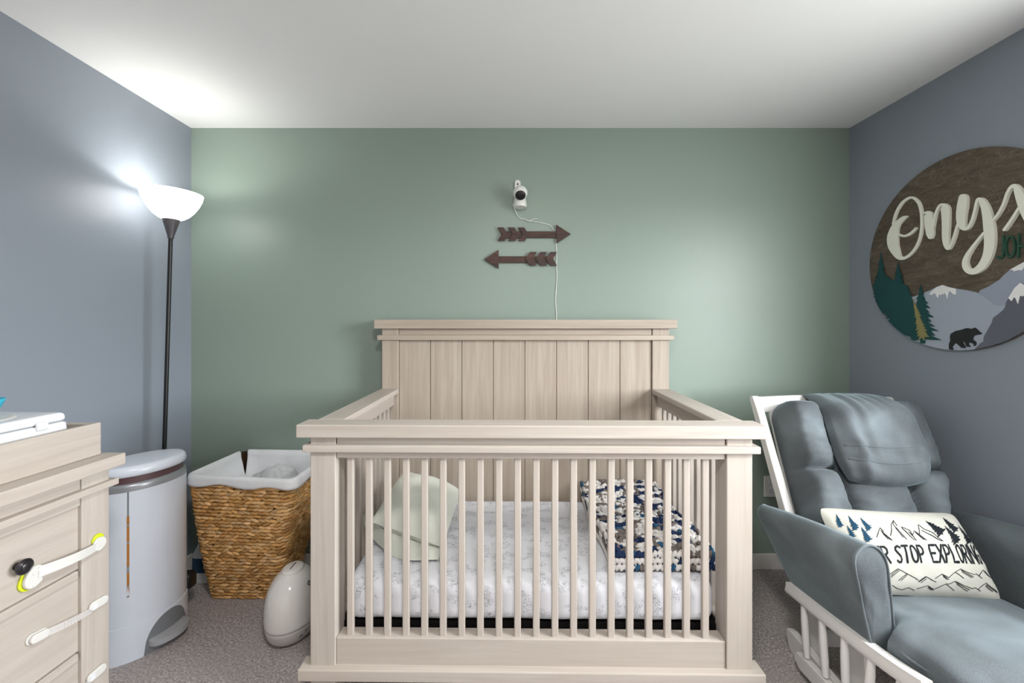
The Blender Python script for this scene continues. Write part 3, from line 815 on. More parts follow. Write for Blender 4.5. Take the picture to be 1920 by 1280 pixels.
mb = capsule(MB(), (bc.y+.006, bc.z+.002), (.35, 1), .058, .042, -.006, .006); bk = build('buckle', rel(mb, a1), M_PLASTIC_W, s1, local=True, bevel=.004, seg=3)
mb = MB()
for dz in (-.016, .016): capsule(mb, (bc.y+.010, bc.z+dz), (1, .45), .024, .008, .006, .0078)
build('release_button', rel(mb, a1), M_PLASTIC_W, bk, local=True, bevel=.0015)
def clearstrap(label, pl, pr, lat, full=True):
    a = dl(*pl, 0); o = Vector((0, a.y, a.z)); s = strapthing(label, o)
    r = dl(*pr, .0); dv = (r.y-a.y, r.z-a.z)
    mb = capsule(MB(), (a.y, a.z), dv, .052, .028, -.0115, -.007); build('adhesive_pad', rel(mb, o), M_PLASTIC_W, s, local=True, bevel=.001)
    mb = capsule(MB(), (a.y+.001, a.z), dv, .047, .024, -.007, .004); build('end_pad', rel(mb, o), M_PLASTIC_W, s, local=True, bevel=.004, seg=3)
    mb = band(MB(), Vector((-.004, a.y, a.z)), Vector((.004, r.y, r.z)), .020, .018, .006)
    build('clear_band', rel(mb, o), M_CLEAR, s, local=True)['label'] = 'clear ribbed band'
    mb = MB()
    for i in range(7):
        q = Vector((.0065, a.y, a.z)).lerp(Vector((.0085, r.y, r.z)), .42+.06*i); mb.box(q.x, q.x+.002, q.y-.001, q.y+.001, q.z-.008, q.z+.008)
    build('band_ridge', rel(mb, o), M_CLEAR, s, local=True)
    L = dl(*lat, 0)
    mb = capsule(MB(), (L.y, L.z), (L.y-a.y, L.z-a.z), .058, .027, .0003, .010); l = build('latch', rel(mb, o), M_PLASTIC_W, s, local=True, bevel=.004, seg=3)
    mb = MB().box(.010, .0115, L.y-.024, L.y-.008, L.z-.0085, L.z+.0085); build('latch_button', rel(mb, o), M_PLASTIC, l, local=True, bevel=.001)
clearstrap('clear ribbed strap with white pads across the second drawer', (75, 1193), (170, 1143), (182, 1130))
clearstrap('clear strap with white pads low on the dresser at the picture bottom', (110, 1318), (166, 1278), (178, 1261))

# changing tray
TF = onPlane(190, 851, Vector((0, 0, ztop)), Vector((0, 0, 1)))-d_o
tx, ty = TF.dot(d_n), TF.dot(d_t); tz1 = dl(190, 791, tx).z
tray = thing('changing_tray', 'whitewashed open wooden changing tray on top of the dresser', 'changing tray', d_o+d_n*tx+d_t*ty+Vector((0, 0, ztop)), DROT)
th = tz1-ztop; TL, TD = .88, .41
def tb(name, x0, x1, y0, y1, z0, z1, ax): return build(name, MB().box(x0, x1, y0, y1, z0, z1), W[ax], tray, bevel=.003, local=True)
tb('front_board', -.02, 0, -TL, 0, 0, th, 1); tb('back_board', -TD, -TD+.02, -TL, 0, 0, th, 1)
tb('end_board', -TD+.02, -.02, -.02, 0, 0, th-.001, 0); tb('end_board', -TD+.02, -.02, -TL, -TL+.02, 0, th-.001, 0)
tb('bottom_panel', -TD+.02, -.02, -TL+.02, -.02, .0, .012, 1)
# wipes box
wx = tx-.032; wr = dl(134, 800, wx); wt = dl(113, 775, wx-.03).z
wb = Vector((wx, wr.y, ztop+.012))
wipes = thing('wipes_box', 'white plastic wipes box with hinged lid in the changing tray', 'wipes box', d_o+d_n*wb.x+d_t*wb.y+Vector((0, 0, wb.z)), DROT)
hh = wt-wb.z+.007; LW, DW = .30, .27
def taper(o):
    k = max(0, min(1, o.z/hh)); f = 1-.05*k**2
    return Vector((-DW/2+(o.x+DW/2)*f, -LW/2+(o.y+LW/2)*f, o.z))
build('box_body', MB().rbox((-DW, -LW, 0), (0, 0, hh*.80), (.014, .014, .006), (6, 8, 4), taper), M_PLASTIC, wipes, smooth=True, local=True)
build('box_lid', MB().rbox((-DW, -LW, hh*.805), (0, 0, hh), (.014, .014, .011), (6, 8, 4), taper), M_PLASTIC, wipes, smooth=True, local=True)
mb = MB().lathe([(.0, .0015), (.9, .0015), (1.0, .001), (1.02, -.003)], 40, (-DW/2, -LW/2, hh), .085, .10); mb.v = [Vector((v.x, v.y, hh+(v.z-hh))) for v in mb.v]
build('lid_inset', mb, M_PLASTIC_W, wipes, smooth=True, local=True)
build('latch', MB().rbox((-.006, -.092, hh*.72), (.004, -.064, hh*.88), (.003, .003, .003), (1, 2, 2)), M_PLASTIC, wipes, smooth=True, local=True)
# turquoise bowl on the wipes box
tz = wb.z+hh+.0005; tc = onY(-8, 760, 1.20); tc = Vector((tc.x-.056, 1.20, 0))
cup = thing('plastic_bowl', 'small turquoise plastic bowl standing on the wipes box lid', 'bowl', (tc.x, tc.y, tz))
ch_ = onY(0, 750, 1.20).z-tz
pr = [(.024, 0), (.034, ch_*.12), (.046, ch_*.45), (.053, ch_*.8), (.056, ch_*.97), (.0545, ch_), (.0525, ch_*.97), (.049, ch_*.8), (.042, ch_*.47), (.03, ch_*.2), (0, ch_*.16)]
build('bowl_shell', MB().lathe(pr, 48, (tc.x, tc.y, tz)), M_TEAL, cup, smooth=True)

# ---------------------------------------------------------------- diaper pail
PX, PY, PA, PB_ = -1.585, 1.812, .165, .125
pS = (math.cos(R(-25)), math.sin(R(-25))); pL = (-pS[1], pS[0])
PR = 0.0
def pxy(a, r): return (PX+pS[0]*(PB_+r)*math.cos(a)+pL[0]*(PA+r)*math.sin(a), PY+pS[1]*(PB_+r)*math.cos(a)+pL[1]*(PA+r)*math.sin(a))
def outl(r, n=64): return [pxy(2*math.pi*i/n, r) for i in range(n)]
def loft(mb, rings):
    n = len(rings[0][0]); vs = []
    for o, z in rings: vs += [(x, y, z) for x, y in o]
    fs = [(i*n+k, i*n+(k+1) % n, (i+1)*n+(k+1) % n, (i+1)*n+k) for i in range(len(rings)-1) for k in range(n)]
    fs += [tuple(range(n))[::-1], tuple((len(rings)-1)*n+k for k in range(n))]
    return mb.add(vs, fs)
pail = thing('diaper_pail', 'tall white diaper pail with grey foot pedal beside the dresser', 'diaper pail', (PX, PY, 0))
build('base_section', loft(MB(), [(outl(PR+.001), 0), (outl(PR+.0015), .12), (outl(PR+.0005), .145), (outl(PR-.003), .147)]), M_PAIL, pail, angle=40)
build('body', loft(MB(), [(outl(PR-.002), .147), (outl(PR-.003), .4), (outl(PR-.004), .682)]), M_PAIL, pail, angle=40)
build('silver_rim', loft(MB(), [(outl(PR-.003), .682), (outl(PR-.003), .698), (outl(PR-.006), .708), (outl(PR-.012), .712)]), M_SILVER, pail, angle=40)['label'] = 'silver rim band'
build('inner_collar', loft(MB(), [(outl(PR-.014), .70), (outl(PR-.016), .745)]), M_MAROON, pail, angle=40)['label'] = 'maroon inner collar'
rg = [(outl(PR-.022), .738), (outl(PR-.010), .738), (outl(PR-.005), .742), (outl(PR-.004), .755), (outl(PR-.007), .768), (outl(PR-.014), .776), (outl(PR-.03), .779), (outl(PR-.08), .780)]
lid = build('lid', loft(MB(), rg), M_PAIL, pail, angle=50)
def pc(ang, r, z): return Vector(pxy(ang, r)+(z,))
def slot(a, w, z0, z1, r, d):
    mb = MB(); dw = w/.15/2
    vs = [pc(a-dw, r+d, z0), pc(a+dw, r+d, z0), pc(a+dw, r+d, z1), pc(a-dw, r+d, z1), pc(a-dw, r-.01, z0), pc(a+dw, r-.01, z0), pc(a+dw, r-.01, z1), pc(a-dw, r-.01, z1)]
    return mb.hexa([vs[i] for i in (0, 1, 5, 4)], [vs[i] for i in (3, 2, 6, 7)])
sa = min((abs(pxy(R(-q/4), 0)[0]/pxy(R(-q/4), 0)[1]-(240-CX)/F), R(-q/4)) for q in range(0, 360))[1]
build('door_seam', slot(sa, .0045, .585, .682, PR-.004, .0012), M_DSILVER, pail)
so = build('door_slot', slot(sa, .0075, .15, .585, PR-.004, .0014), M_ORANGE, pail); so['label'] = 'amber liner showing in the door slot'
for z, h_ in ((.36, .025), (.545, .008), (.475, .008), (.30, .008), (.26, .008)):
    build('slot_clip', slot(sa, .0078, z, z+h_, PR-.004, .0018), M_SILVER, so)
# pedal recess: an arch laid on the curved base, with the pedal in it
pa = R(17); half = R(33)
def arch(u, v, r0, top):
    t = (u-.5)*2; z = v*top*math.sqrt(max(0, 1-abs(t)**2.2))
    return pc(pa+t*half, r0, z+.001)
mb = MB(); mb.grid(lambda u, v: arch(u, v, PR+.0025, .136), 30, 8)
mb.grid(lambda u, v: pc(pa+(u-.5)*2*half, PR+.0025-.004*v, .001+.136*math.sqrt(max(0, 1-abs((u-.5)*2)**2.2))), 30, 2)
build('pedal_recess', mb, M_RECESS, pail, smooth=True)
mb = MB()
def ped(u, v, z0):
    t = (u-.5)*2; r = PR-.01+v*(.052*math.sqrt(max(0, 1-abs(t)**2))+.006)
    return pc(pa+t*half*.86, r, z0-.008*v)
mb.grid(lambda u, v: ped(u, v, .062), 26, 8); mb.grid(lambda u, v: ped(u, v, .040), 26, 8); mb.grid(lambda u, v: ped(u, 1, .040+.022*v), 26, 2)
build('foot_pedal', mb, M_PEDAL, pail, angle=60)['label'] = 'silver grey foot pedal'
hp = [onY(345, 1096, 1.90)]
build('rear_hinge', MB().rbox((-1.53, 1.925, .130), (-1.468, 1.985, .205), .018, (2, 2, 2)), M_BLACK, pail, smooth=True)['label'] = 'black rear hinge'

# ---------------------------------------------------------------- laundry basket
RZ = .655
TFL = onPlane(350, 890, Vector((0, 0, RZ)), Vector((0, 0, 1))); TFR = onPlane(549, 899, Vector((0, 0, RZ)), Vector((0, 0, 1)))
YBK = D-.03
T4 = [Vector((TFL.x, TFL.y, RZ-.003)), Vector((TFR.x, TFR.y, RZ-.006)), Vector((TFR.x+.01, YBK, RZ)), Vector((onY(458, 841, YBK).x-.005, YBK, RZ+.008))]
bl = onPlane(393, 1121, Vector((0, 0, 0)), Vector((0, 0, 1))); br = onPlane(521, 1121, Vector((0, 0, 0)), Vector((0, 0, 1)))
B4 = [Vector((bl.x, bl.y, 0)), Vector((br.x, br.y, 0)), Vector((br.x, YBK-.01, 0)), Vector((bl.x+.01, YBK-.01, 0))]
def ringpt(C, t, rad):
    """point and outward normal on a rounded quad; t in 0..1 starting at front left, going right"""
    n = 4; L = [(C[(i+1) % 4]-C[i]).length for i in range(4)]; tot = sum(L); s = t % 1*tot
    for i in range(4):
        if s <= L[i]: break
        s -= L[i]
    a, b = C[i], C[(i+1) % 4]; d = (b-a).normalized(); p = a+d*s
    out = Vector((d.y, -d.x, 0))
    e = .045
    if s < e or s > L[i]-e:     # round the corner
        j = i if s < e else (i+1) % 4
        pr_, nx = C[(j-1) % 4], C[(j+1) % 4]; c = C[j]
        d1 = (c-pr_).normalized(); d2 = (nx-c).normalized()
        q = (s/e if s < e else -(L[i]-s)/e)
        f = (q+1)/2
        p0 = c-d1*e; p2 = c+d2*e
        p = p0*(1-f)**2+c*2*f*(1-f)+p2*f*f
        o1 = Vector((d1.y, -d1.x, 0)); o2 = Vector((d2.y, -d2.x, 0)); out = (o1*(1-f)+o2*f).normalized()
    return p, out
bk = thing('laundry_basket', 'tall woven water hyacinth laundry basket with white cloth liner', 'laundry basket', ((B4[0]+B4[2])/2).to_tuple()[:2]+(0,))
mb = MB(); rnd = random.Random(2)
def bpt(t, h):
    a, na = ringpt(B4, t, 0); b, nb = ringpt(T4, t, 0)
    p = a.lerp(b, h); bul = .010*math.sin(h*math.pi)
    return p+na.lerp(nb, h)*bul, na.lerp(nb, h).normalized()
# inner shell
mb.grid(lambda u, v: bpt(u, v)[0]-bpt(u, v)[1]*.008, 80, 10, cu=True)
mb.grid(lambda u, v: bpt(u, v*0)[0].lerp(sum(B4, Vector())/4, v)+Vector((0, 0, .004)), 80, 3, cu=True)
mb.c = [lin((48, 30, 17))]*len(mb.v)
tones = [(214, 168, 108), (204, 156, 96), (222, 178, 122), (190, 142, 86), (226, 186, 134)]
rows = 35
for r in range(rows):
    h = (r+.5)/rows*.975
    a = sum(((T4[(i+1) % 4]-T4[i]).length*h+(B4[(i+1) % 4]-B4[i]).length*(1-h)) for i in range(4))
    cnt = int(a/.031)
    for q in range(cnt):
        t = (q+.5*(r % 2)+rnd.uniform(-.12, .12))/cnt
        p, nn = bpt(t, h+rnd.uniform(-.002, .002)); p2, _ = bpt(t+.004, h); d = (p2-p).normalized()
        up = nn.cross(d).normalized()
        if up.z < 0: up = -up
        tilt = R(11)*(1 if r % 2 else -1)+rnd.uniform(-.12, .12)
        dd = d*math.cos(tilt)+up*math.sin(tilt); uu = up*math.cos(tilt)-d*math.sin(tilt)
        c = rnd.choice(tones); k = rnd.uniform(.86, 1.08); cc = lin(tuple(min(255, x*k) for x in c))
        mb.blob(p+nn*rnd.uniform(-.001, .003), dd, uu, nn, rnd.uniform(.0205, .026), .0093, .0085, cc, 7, 6)
build('woven_body', mb, M_WICKER, bk, smooth=True, recalc=False)
# liner: folded over the rim and falling inside; open at the back left corner, where a handle shows
L_ = [(T4[(i+1) % 4]-T4[i]).length for i in range(4)]; tot = sum(L_)
tb1 = (L_[0]+L_[1])/tot; tb2 = (L_[0]+L_[1]+L_[2])/tot      # back edge from tb1 (right) to tb2 (left)
def lin_prof(u, v, t0, t1, depth=.16, drop=.036):
    t = t0+(t1-t0)*u; p, nn = ringpt(T4, t, 0)
    wv = .006*math.sin(t*46)+.005*noise.noise(Vector((t*14, 1, 0)))
    if v < .25:
        k = v/.25; return p+nn*(.0125+.003*(1-k))+Vector((0, 0, -(drop+wv)*(1-k)))
    if v < .4:
        k = (v-.25)/.15; return p+nn*(.0125-.028*k)+Vector((0, 0, .008*math.sin(k*math.pi)))
    k = (v-.4)/.6
    return p-nn*(.0155+.06*k*k+.016*k*noise.noise(Vector((t*16, k*4, 2)))+.006*k*math.sin(t*70+k*6))+Vector((0, 0, -depth*k))
mb = MB()
mb.grid(lambda u, v: lin_prof(u, v, tb2+.018-1, tb1-.0), 110, 16)
mb.grid(lambda u, v: lin_prof(u, v, tb1+.016, tb2-.016, .2, .03), 50, 16)
mb.grid(lambda u, v: lin_prof(u, .9, 0, 1).lerp(sum(T4, Vector())/4-Vector((0, 0, .17)), v), 60, 4, cu=True)
ob = build('cloth_liner', mb, M_LINER, bk, smooth=True); ob['label'] = 'white cloth liner folded over the rim'
so_ = ob.modifiers.new('thick', 'SOLIDIFY'); so_.thickness = .0025
cc = sum(T4, Vector())/4
def heap(u, v):
    a = u*2*math.pi; rr = v
    x = cc.x+.035+.15*rr*math.cos(a); y = cc.y+.02+.11*rr*math.sin(a)
    n = noise.noise(Vector((x*14, y*14, 5)))*.5+noise.noise(Vector((x*30, y*34, 9)))*.3
    return Vector((x, y, RZ-.12+.10*(1-rr*rr)+.05*n*(1-rr**4)))
ob = build('crumpled_shirt', MB().grid(heap, 60, 26, cu=True), M_SHIRT, None, smooth=True, origin=(cc.x, cc.y, RZ-.14))
tag(ob, 'crumpled pale grey shirt lying inside the laundry basket', 'shirt')

# jug behind the basket
jx, jy = -1.610, 2.235
jug = thing('cleaner_jug', 'white plastic jug with blue label half hidden behind the laundry basket', 'jug', (jx, jy, 0))
def jg(u, v, w=.055, d=.045):
    z = v*.225; k = 1 if z < .15 else 1-(z-.15)/.075*.62
    a = u*2*math.pi; c_, s_ = math.cos(a), math.sin(a)
    f = (abs(c_)**4+abs(s_)**4)**-.25
    e = 1-.12*max(0, 1-z/.012)**2
    return Vector((jx+w*k*f*c_*e, jy+d*k*f*s_*e, z))
mb = MB().grid(jg, 40, 26, cu=True); mb.add([jg(i/40, 0) for i in range(40)], [tuple(range(40))]); mb.add([jg(i/40, 1) for i in range(40)], [tuple(range(40))])
build('jug_body', mb, M_PLASTIC, jug, smooth=True)
build('cap', MB().lathe([(.02, .222), (.02, .25), (.018, .252), (0, .252)], 24, (jx, jy, 0)), M_PLASTIC_W, jug, angle=40)
def lab(u, v):
    p = jg(.58+.34*u, (.06+.075*v)/.225); return jx+(p.x-jx)*1.012, jy+(p.y-jy)*1.015, p.z
build('label_sticker', MB().grid(lambda u, v: Vector(lab(u, v)), 14, 4), M_LABELB, jug, smooth=True)['label'] = 'blue label'

# humidifier
hx, hy = -.956, 1.855
hum = thing('humidifier', 'glossy white egg shaped humidifier on the carpet beside the crib', 'humidifier', (hx, hy, 0))
def hp_(t):    # radius by height fraction
    pts = [(0, .045), (.02, .068), (.06, .088), (.14, .103), (.28, .112), (.45, .110), (.62, .100), (.76, .085), (.87, .066), (.94, .049), (.98, .034), (1.0, .0)]
    for (a, b), (c, d) in zip(pts, pts[1:]):
        if t <= c: return b+(d-b)*(t-a)/(c-a)
    return 0
HH = .345
pf = catmull([(.04, 0), (.068, .004), (.088, .016), (.103, .045), (.1115, .095), (.1125, .155), (.108, .213), (.098, .257), (.081, .295), (.060, .322), (.040, .338), (.02, .344), (0, .3455)], 5)
HX, HYS, HZ = .94, 1.17, .83
def egg(prof): 
    m = MB().lathe(prof, 64)
    m.v = [Vector((hx+v.x*HX, hy+v.y*HYS, v.z*HZ)) for v in m.v]; return m
lo_ = [p for p in pf if p[1] <= .092]; hi_ = [p for p in pf if p[1] > .092]
build('water_base', egg(lo_+[(lo_[-1][0]-.004, .093), (0, .093)]), M_WATER, hum, smooth=True)
build('tank', egg([(hi_[0][0]-.003, .0935)]+hi_), M_CERAM, hum, smooth=True)
cap = build('mist_cap', egg([(.0445, .330), (.046, .337), (.043, .3455), (.036, .3495), (0, .351)]), M_CERAM, hum, angle=60)
build('mist_slot', MB().box(hx-.0016, hx+.0016, hy-.024, hy+.024, .285, .2926), M_SLOT, cap)['label'] = 'dark mist slot'
def hs(x, y, d):
    z = .232+y; t = [p for p in pf if p[1]*HZ <= z][-1]; r = t[0]+.0012+d; a = R(-14)+x/.09
    return Vector((hx+r*HX*math.cos(a), hy+r*HYS*math.sin(a), z))
for L in ([(.006*math.cos(q), .0065*math.sin(q)) for q in [2*math.pi*i/12 for i in range(13)]], [(.011, -.006), (.011, .006), (.013, .006), (.018, .006), (.019, .0), (.019, -.006)]):
    mb = MB(); ribbon(mb, L, hs, -.001, .0006, .0024); build('printed_letter', mb, M_SLOT, hum)
for i, (x, z) in enumerate(((-.02, .045), (.0, .055))):
    a = R(-30)+x/.1; r = .105
    mb = MB().blob(Vector((hx+r*HX*math.cos(a), hy+r*HYS*math.sin(a), z)), (0, 0, 1), (-math.sin(a), math.cos(a), 0), (math.cos(a), math.sin(a), 0), .007, .007, .004, None, 8, 8)
    build('control_button', mb, M_DSILVER, hum, smooth=True)

# ---------------------------------------------------------------- glider chair
GO = Vector((1.462, 1.65, 0)); GR = R(-2.5)
gl = thing('glider_chair', 'white wooden glider chair with grey blue velvet cushions in the right corner', 'chair', GO, GR)
g_r = Vector((math.cos(GR), math.sin(GR), 0)); g_b = Vector((-math.sin(GR), math.cos(GR), 0))
def gu(px, py, u):
    p = onPlane(px, py, GO+g_r*u, g_r)-GO; return Vector((p.dot(g_r), p.dot(g_b), p.z))
def gv(px, py, v):
    p = onPlane(px, py, GO+g_b*v, g_b)-GO; return Vector((p.dot(g_r), p.dot(g_b), p.z))
def gw(u, v, w): return GO+g_r*u+g_b*v+Vector((0, 0, w))
def gbuild(name, mb, mat, **k): return build(name, mb, mat, gl, local=True, **k)
UL = -.355
SL = .135                     # the seat tips back: rise per metre towards the front
rl = [gu(1473, 1090, UL), gu(1540, 1143, UL), gu(1633, 1213, UL), gu(1680, 1246, UL), gu(1727, 1276, UL)]
for sgn in (1, -1):
    mb = MB(); top = catmull([(p.y, p.z) for p in rl], 5)
    def rail(u, v, o=0):
        i = u*(len(top)-1); a = top[int(i)]; b = top[min(int(i)+1, len(top)-1)]; f = i-int(i)
        y = a[0]+(b[0]-a[0])*f; z = a[1]+(b[1]-a[1])*f
        sec = [(0, 0), (.03, 0), (.03, -.042), (.012, -.05), (0, -.042), (-.004, -.03), (0, -.016)]
        k = int(round(v*len(sec))) % len(sec)
        return Vector((sgn*(UL+sec[k][0]), y, z+sec[k][1]))
    nn = 24
    vs = [rail(i/(nn-1), k/7) for i in range(nn) for k in range(7)]
    fs = [(i*7+k, i*7+(k+1) % 7, (i+1)*7+(k+1) % 7, (i+1)*7+k) for i in range(nn-1) for k in range(7)]+[tuple(range(7)), tuple((nn-1)*7+k for k in range(7))]
    mb.add(vs, fs); gbuild('side_upper_rail', mb, M_WHITE, angle=40)
    # lower rail
    l0 = gu(1498, 1219, UL+.012); l1 = gu(1563, 1280, UL+.012)
    dirn = (l1.z-l0.z)/(l1.y-l0.y)
    yA, yB = l0.y, -.56
    f = lambda y: l0.z+dirn*(y-l0.y)*.6
    poly = [(yA, f(yA)-.004), (yA+.012, f(yA)-.018), (yA+.010, f(yA)-.040), (yA-.02, f(yA)-.058), (yB, f(yB)-.058), (yB-.01, f(yB)-.03), (yB, f(yB)), (-.1, f(-.1))]
    gbuild('side_lower_rail', MB().prism(poly, lambda y, z, d: Vector((sgn*d, y, z)), UL, UL+.026), M_WHITE, bevel=.004)
    for (tp, bp) in (((1507, 1140), (1513, 1232)), ((1541, 1166), (1548, 1268)), ((1583, 1198), (1586, 1300)), ((1634, 1240), (1627, 1330)), ((1690, 1282), (1672, 1380))):
        a = gu(*tp, UL+.013); b = gu(*bp, UL+.013); b.z = max(b.z, f(b.y)-.012); a.z += .01
        a.x *= sgn; b.x *= sgn
        gbuild('spindle', MB().tube([a, a.lerp(b, .3), a.lerp(b, .7), b], [.010, .0125, .0125, .010], 14), M_WHITE, angle=40)
    # floor runner and the two flat hanger boards
    run = [(.115, .055), (.11, .078), (.08, .085), (-.44, .085), (-.47, .078), (-.475, .05), (-.45, .0), (-.36, .0), (-.32, .02), (.0, .02), (.04, .0), (.09, .0)]
    gbuild('floor_runner', MB().prism(run, lambda y, z, d: Vector((sgn*d, y, z)), UL+.05, UL+.08), M_WHITE, bevel=.005)
    for y0, y1 in ((-.02, .05), (-.25, -.17)):
        poly = [(y0-.02, .05), (y1-.02, .05), (y1, .33), (y0, .34)]
        gbuild('hanger_board', MB().prism(poly, lambda y, z, d: Vector((sgn*d, y, z)), UL+.085, UL+.105), M_WHITE, bevel=.003)
gbuild('cross_rail', MB().box(-.27, .27, .03, .055, .06, .115), M_WHITE, bevel=.004)
gbuild('cross_rail', MB().box(-.27, .27, -.40, -.375, .04, .095), M_WHITE, bevel=.004)
# seat deck
def deckz(v): return rl[2].z-.034-SL*(v-rl[2].y)
mb = MB()
for i in range(7):
    v0 = -.56+.085*i; mb.hexa([(-.325, v0, deckz(v0)-.02), (.325, v0, deckz(v0)-.02), (.325, v0+.082, deckz(v0+.082)-.02), (-.325, v0+.082, deckz(v0+.082)-.02)],
                              [(-.325, v0, deckz(v0)), (.325, v0, deckz(v0)), (.325, v0+.082, deckz(v0+.082)), (-.325, v0+.082, deckz(v0+.082))])
gbuild('seat_deck', mb, M_WHITE, bevel=.002)
# seat cushion
sv0, sv1 = -.615, .06; STH = .094
def seatfn(o):
    v = o.y; k = (v-sv0)/(sv1-sv0)
    hw = .315 if v < -.40 else .315-.06*min(1, (v+.40)/.05)
    u = o.x/.315*hw
    crown = .012*(1-(o.x/.33)**2)*math.sin(min(1, max(0, k))*math.pi)*(1 if o.z > .05 else 0)
    wr = .004*noise.noise(Vector((u*9, v*9, 1)))
    return Vector((u, v, deckz(v)+.004+o.z+crown+wr))
mb = MB().rbox((-.315, sv0, 0), (.315, sv1, STH), (.06, .07, .055), (24, 26, 4), seatfn)
sc = gbuild('seat_cushion', mb, M_VELVET, smooth=True)
pts = [seatfn(Vector((-.30+.0*i, 0, 0))) for i in range(1)]
mb = MB()
for z in (.004, .050):
    pass
edge = [seatfn(Vector((x, y, .052)))+Vector((dx, dy, 0)) for x, y, dx, dy in [(-.31, -.36, -.004, 0), (-.312, -.46, -.003, 0), (-.30, -.56, -.003, -.002), (-.26, -.605, -.001, -.004), (-.1, -.615, 0, -.004), (.1, -.615, 0, -.004), (.26, -.605, .001, -.004), (.30, -.56, .003, -.002), (.312, -.46, .003, 0), (.31, -.36, .004, 0)]]
build('cushion_piping', MB().tube(catmull([tuple(p) for p in edge], 5), .0035, 8), M_VELVET, sc, smooth=True, local=True)
# arms
AF = -.365
sec_px = [(1634, 1216), (1626, 1180), (1617.5, 1144), (1611, 1109), (1604, 1075), (1601, 1052), (1606, 1034), (1626, 1021), (1648, 1030), (1661, 1054), (1667, 1098), (1671, 1140), (1675, 1178), (1670, 1216)]
sec = [gv(*p, AF) for p in sec_px]; sec = [(p.x, p.z) for p in sec]
secs = catmull(sec[:-1], 4)+[sec[-1]]
zt = max(z for _, z in secs); zb_ = min(z for _, z in secs)
for sgn in (1, -1):
    NV = 18
    def arm(i, k):
        q = i/(NV-1); u, z = secs[k]; hgt_ = (z-zb_)/(zt-zb_)
        vend = .02+.155*hgt_
        v = AF+(vend-AF)*q
        z2 = zb_+(z-zb_)*(1-.10*q**2)-SL*(v-AF)-.0
        uu = u+(-.030*q*hgt_)        # the arm flares out towards the back
        nz = .003*noise.noise(Vector((uu*8, v*8, z2*8)))
        e = 1.0 if 0 < i < NV-1 else .985
        if i == NV-1:
            um = sum(s[0] for s in secs)/len(secs); uu = um+(uu-um)*.86
        return Vector((sgn*(uu+nz), v+(.0), z2))
    n = len(secs); mb = MB()
    vs = [arm(i, k) for i in range(NV) for k in range(n)]
    fs = [(i*n+k, i*n+(k+1) % n, (i+1)*n+(k+1) % n, (i+1)*n+k) for i in range(NV-1) for k in range(n)]+[tuple((NV-1)*n+k for k in range(n))]
    mb.add(vs, fs); ar = gbuild('armrest', mb, M_VELVET, smooth=True)
    um = sum(s[0] for s in secs)/n; zm = (zt+zb_)/2
    def pan(u, v):
        k = int(round(u*n)) % n; p = secs[k]; f = 1-v
        return Vector((sgn*(um+(p[0]-um)*f), AF-.010*(1-f**4)+.004*noise.noise(Vector((p[0]*f*20, p[1]*f*14, 2))), zm+(p[1]-zm)*f))
    build('arm_front_panel', MB().grid(pan, n, 8, cu=True), M_VELVET, ar, smooth=True, local=True)
    build('arm_piping', MB().tube([Vector((sgn*p[0], AF-.002, p[1])) for p in secs], .0042, 8), M_VELVET, ar, smooth=True, local=True)
# back frame
pt_top = gv(1412, 741, .345)
for sgn in (1, -1):
    us = pt_top.x if sgn == 1 else -pt_top.x+.01
    sd_ = 1 if sgn == 1 else -1
    prof = [(.345, 1.000), (.352, 1.008), (.366, 1.010), (.378, 1.000), (.378, .985), (.10, .40), (.06, .34), (.02, .36), (.315, .955)]
    gbuild('back_post', MB().prism(prof, lambda y, z, d: Vector((us+sd_*d+sd_*.02*max(0, (1.0-z)/.5), y, z)), 0, .034), M_WHITE, bevel=.004)
mb = MB()
x0, x1 = pt_top.x+.03, -pt_top.x-.02
def crest(u, v):
    x = x0+(x1-x0)*u; k = math.sin(u*math.pi)
    q = [(.345, .935), (.372, .935), (.385, .99), (.378, 1.003), (.362, 1.003), (.352, .99)][int(round(v*6)) % 6]
    return Vector((x, q[0], q[1]+.012*k))
mb.grid(crest, 16, 6, cv=True); gbuild('crest_rail', mb, M_WHITE, angle=40)
for i in range(5):
    x = -.22+.11*i; gbuild('back_slat', MB().hexa([(x-.02, .11, .40), (x+.02, .11, .40), (x+.02, .125, .40), (x-.02, .125, .40)], [(x-.02, .355, .95), (x+.02, .355, .95), (x+.02, .370, .95), (x-.02, .370, .95)]), M_WHITE)
# back cushion: one puffed surface with sewn channels
BC = Vector((.05, .105, .49)); ra = R(27)
b_up = Vector((0, math.sin(ra), math.cos(ra))); b_n = Vector((0, -math.cos(ra), math.sin(ra)))
BHt = .545
def cell(a, p=2.6): return max(0, 1-abs(a)**p)
def bch(s, t):
    c1 = -.125-.012*math.sin(t/BHt*3); c2 = .135-.010*math.sin(t/BHt*3); rr = .235
    L_s, R_s = -.30, (.20+.10*min(1, max(0, t/.22)))
    if s < c1: a = (s-(L_s+c1)/2)/((c1-L_s)/2)
    elif s < c2: a = (s-(c1+c2)/2)/((c2-c1)/2)
    else: a = (s-(c2+R_s)/2)/((R_s-c2)/2)
    b = (t-rr/2)/(rr/2) if t < rr else (t-(rr+BHt)/2)/((BHt-rr)/2)
    pa_ = 3.0 if (c1 <= s <= c2) else 2.4
    puff = (cell(a, pa_))**.5*(cell(b, 6))**.36
    inside = .055
    side = 0 if c1 <= s <= c2 else 1
    return inside+(.095 if side == 0 else .108)*puff
def outline(u, t):
    R_s = (.20+.10*min(1, max(0, t/.22)))
    k = t/BHt; top = max(0, (k-.82)/.18); inset = .06*top**2.4; bot = max(0, (.12-k)/.12)*.02
    return -.30+inset+bot+(R_s-2*inset-2*bot+.30)*u
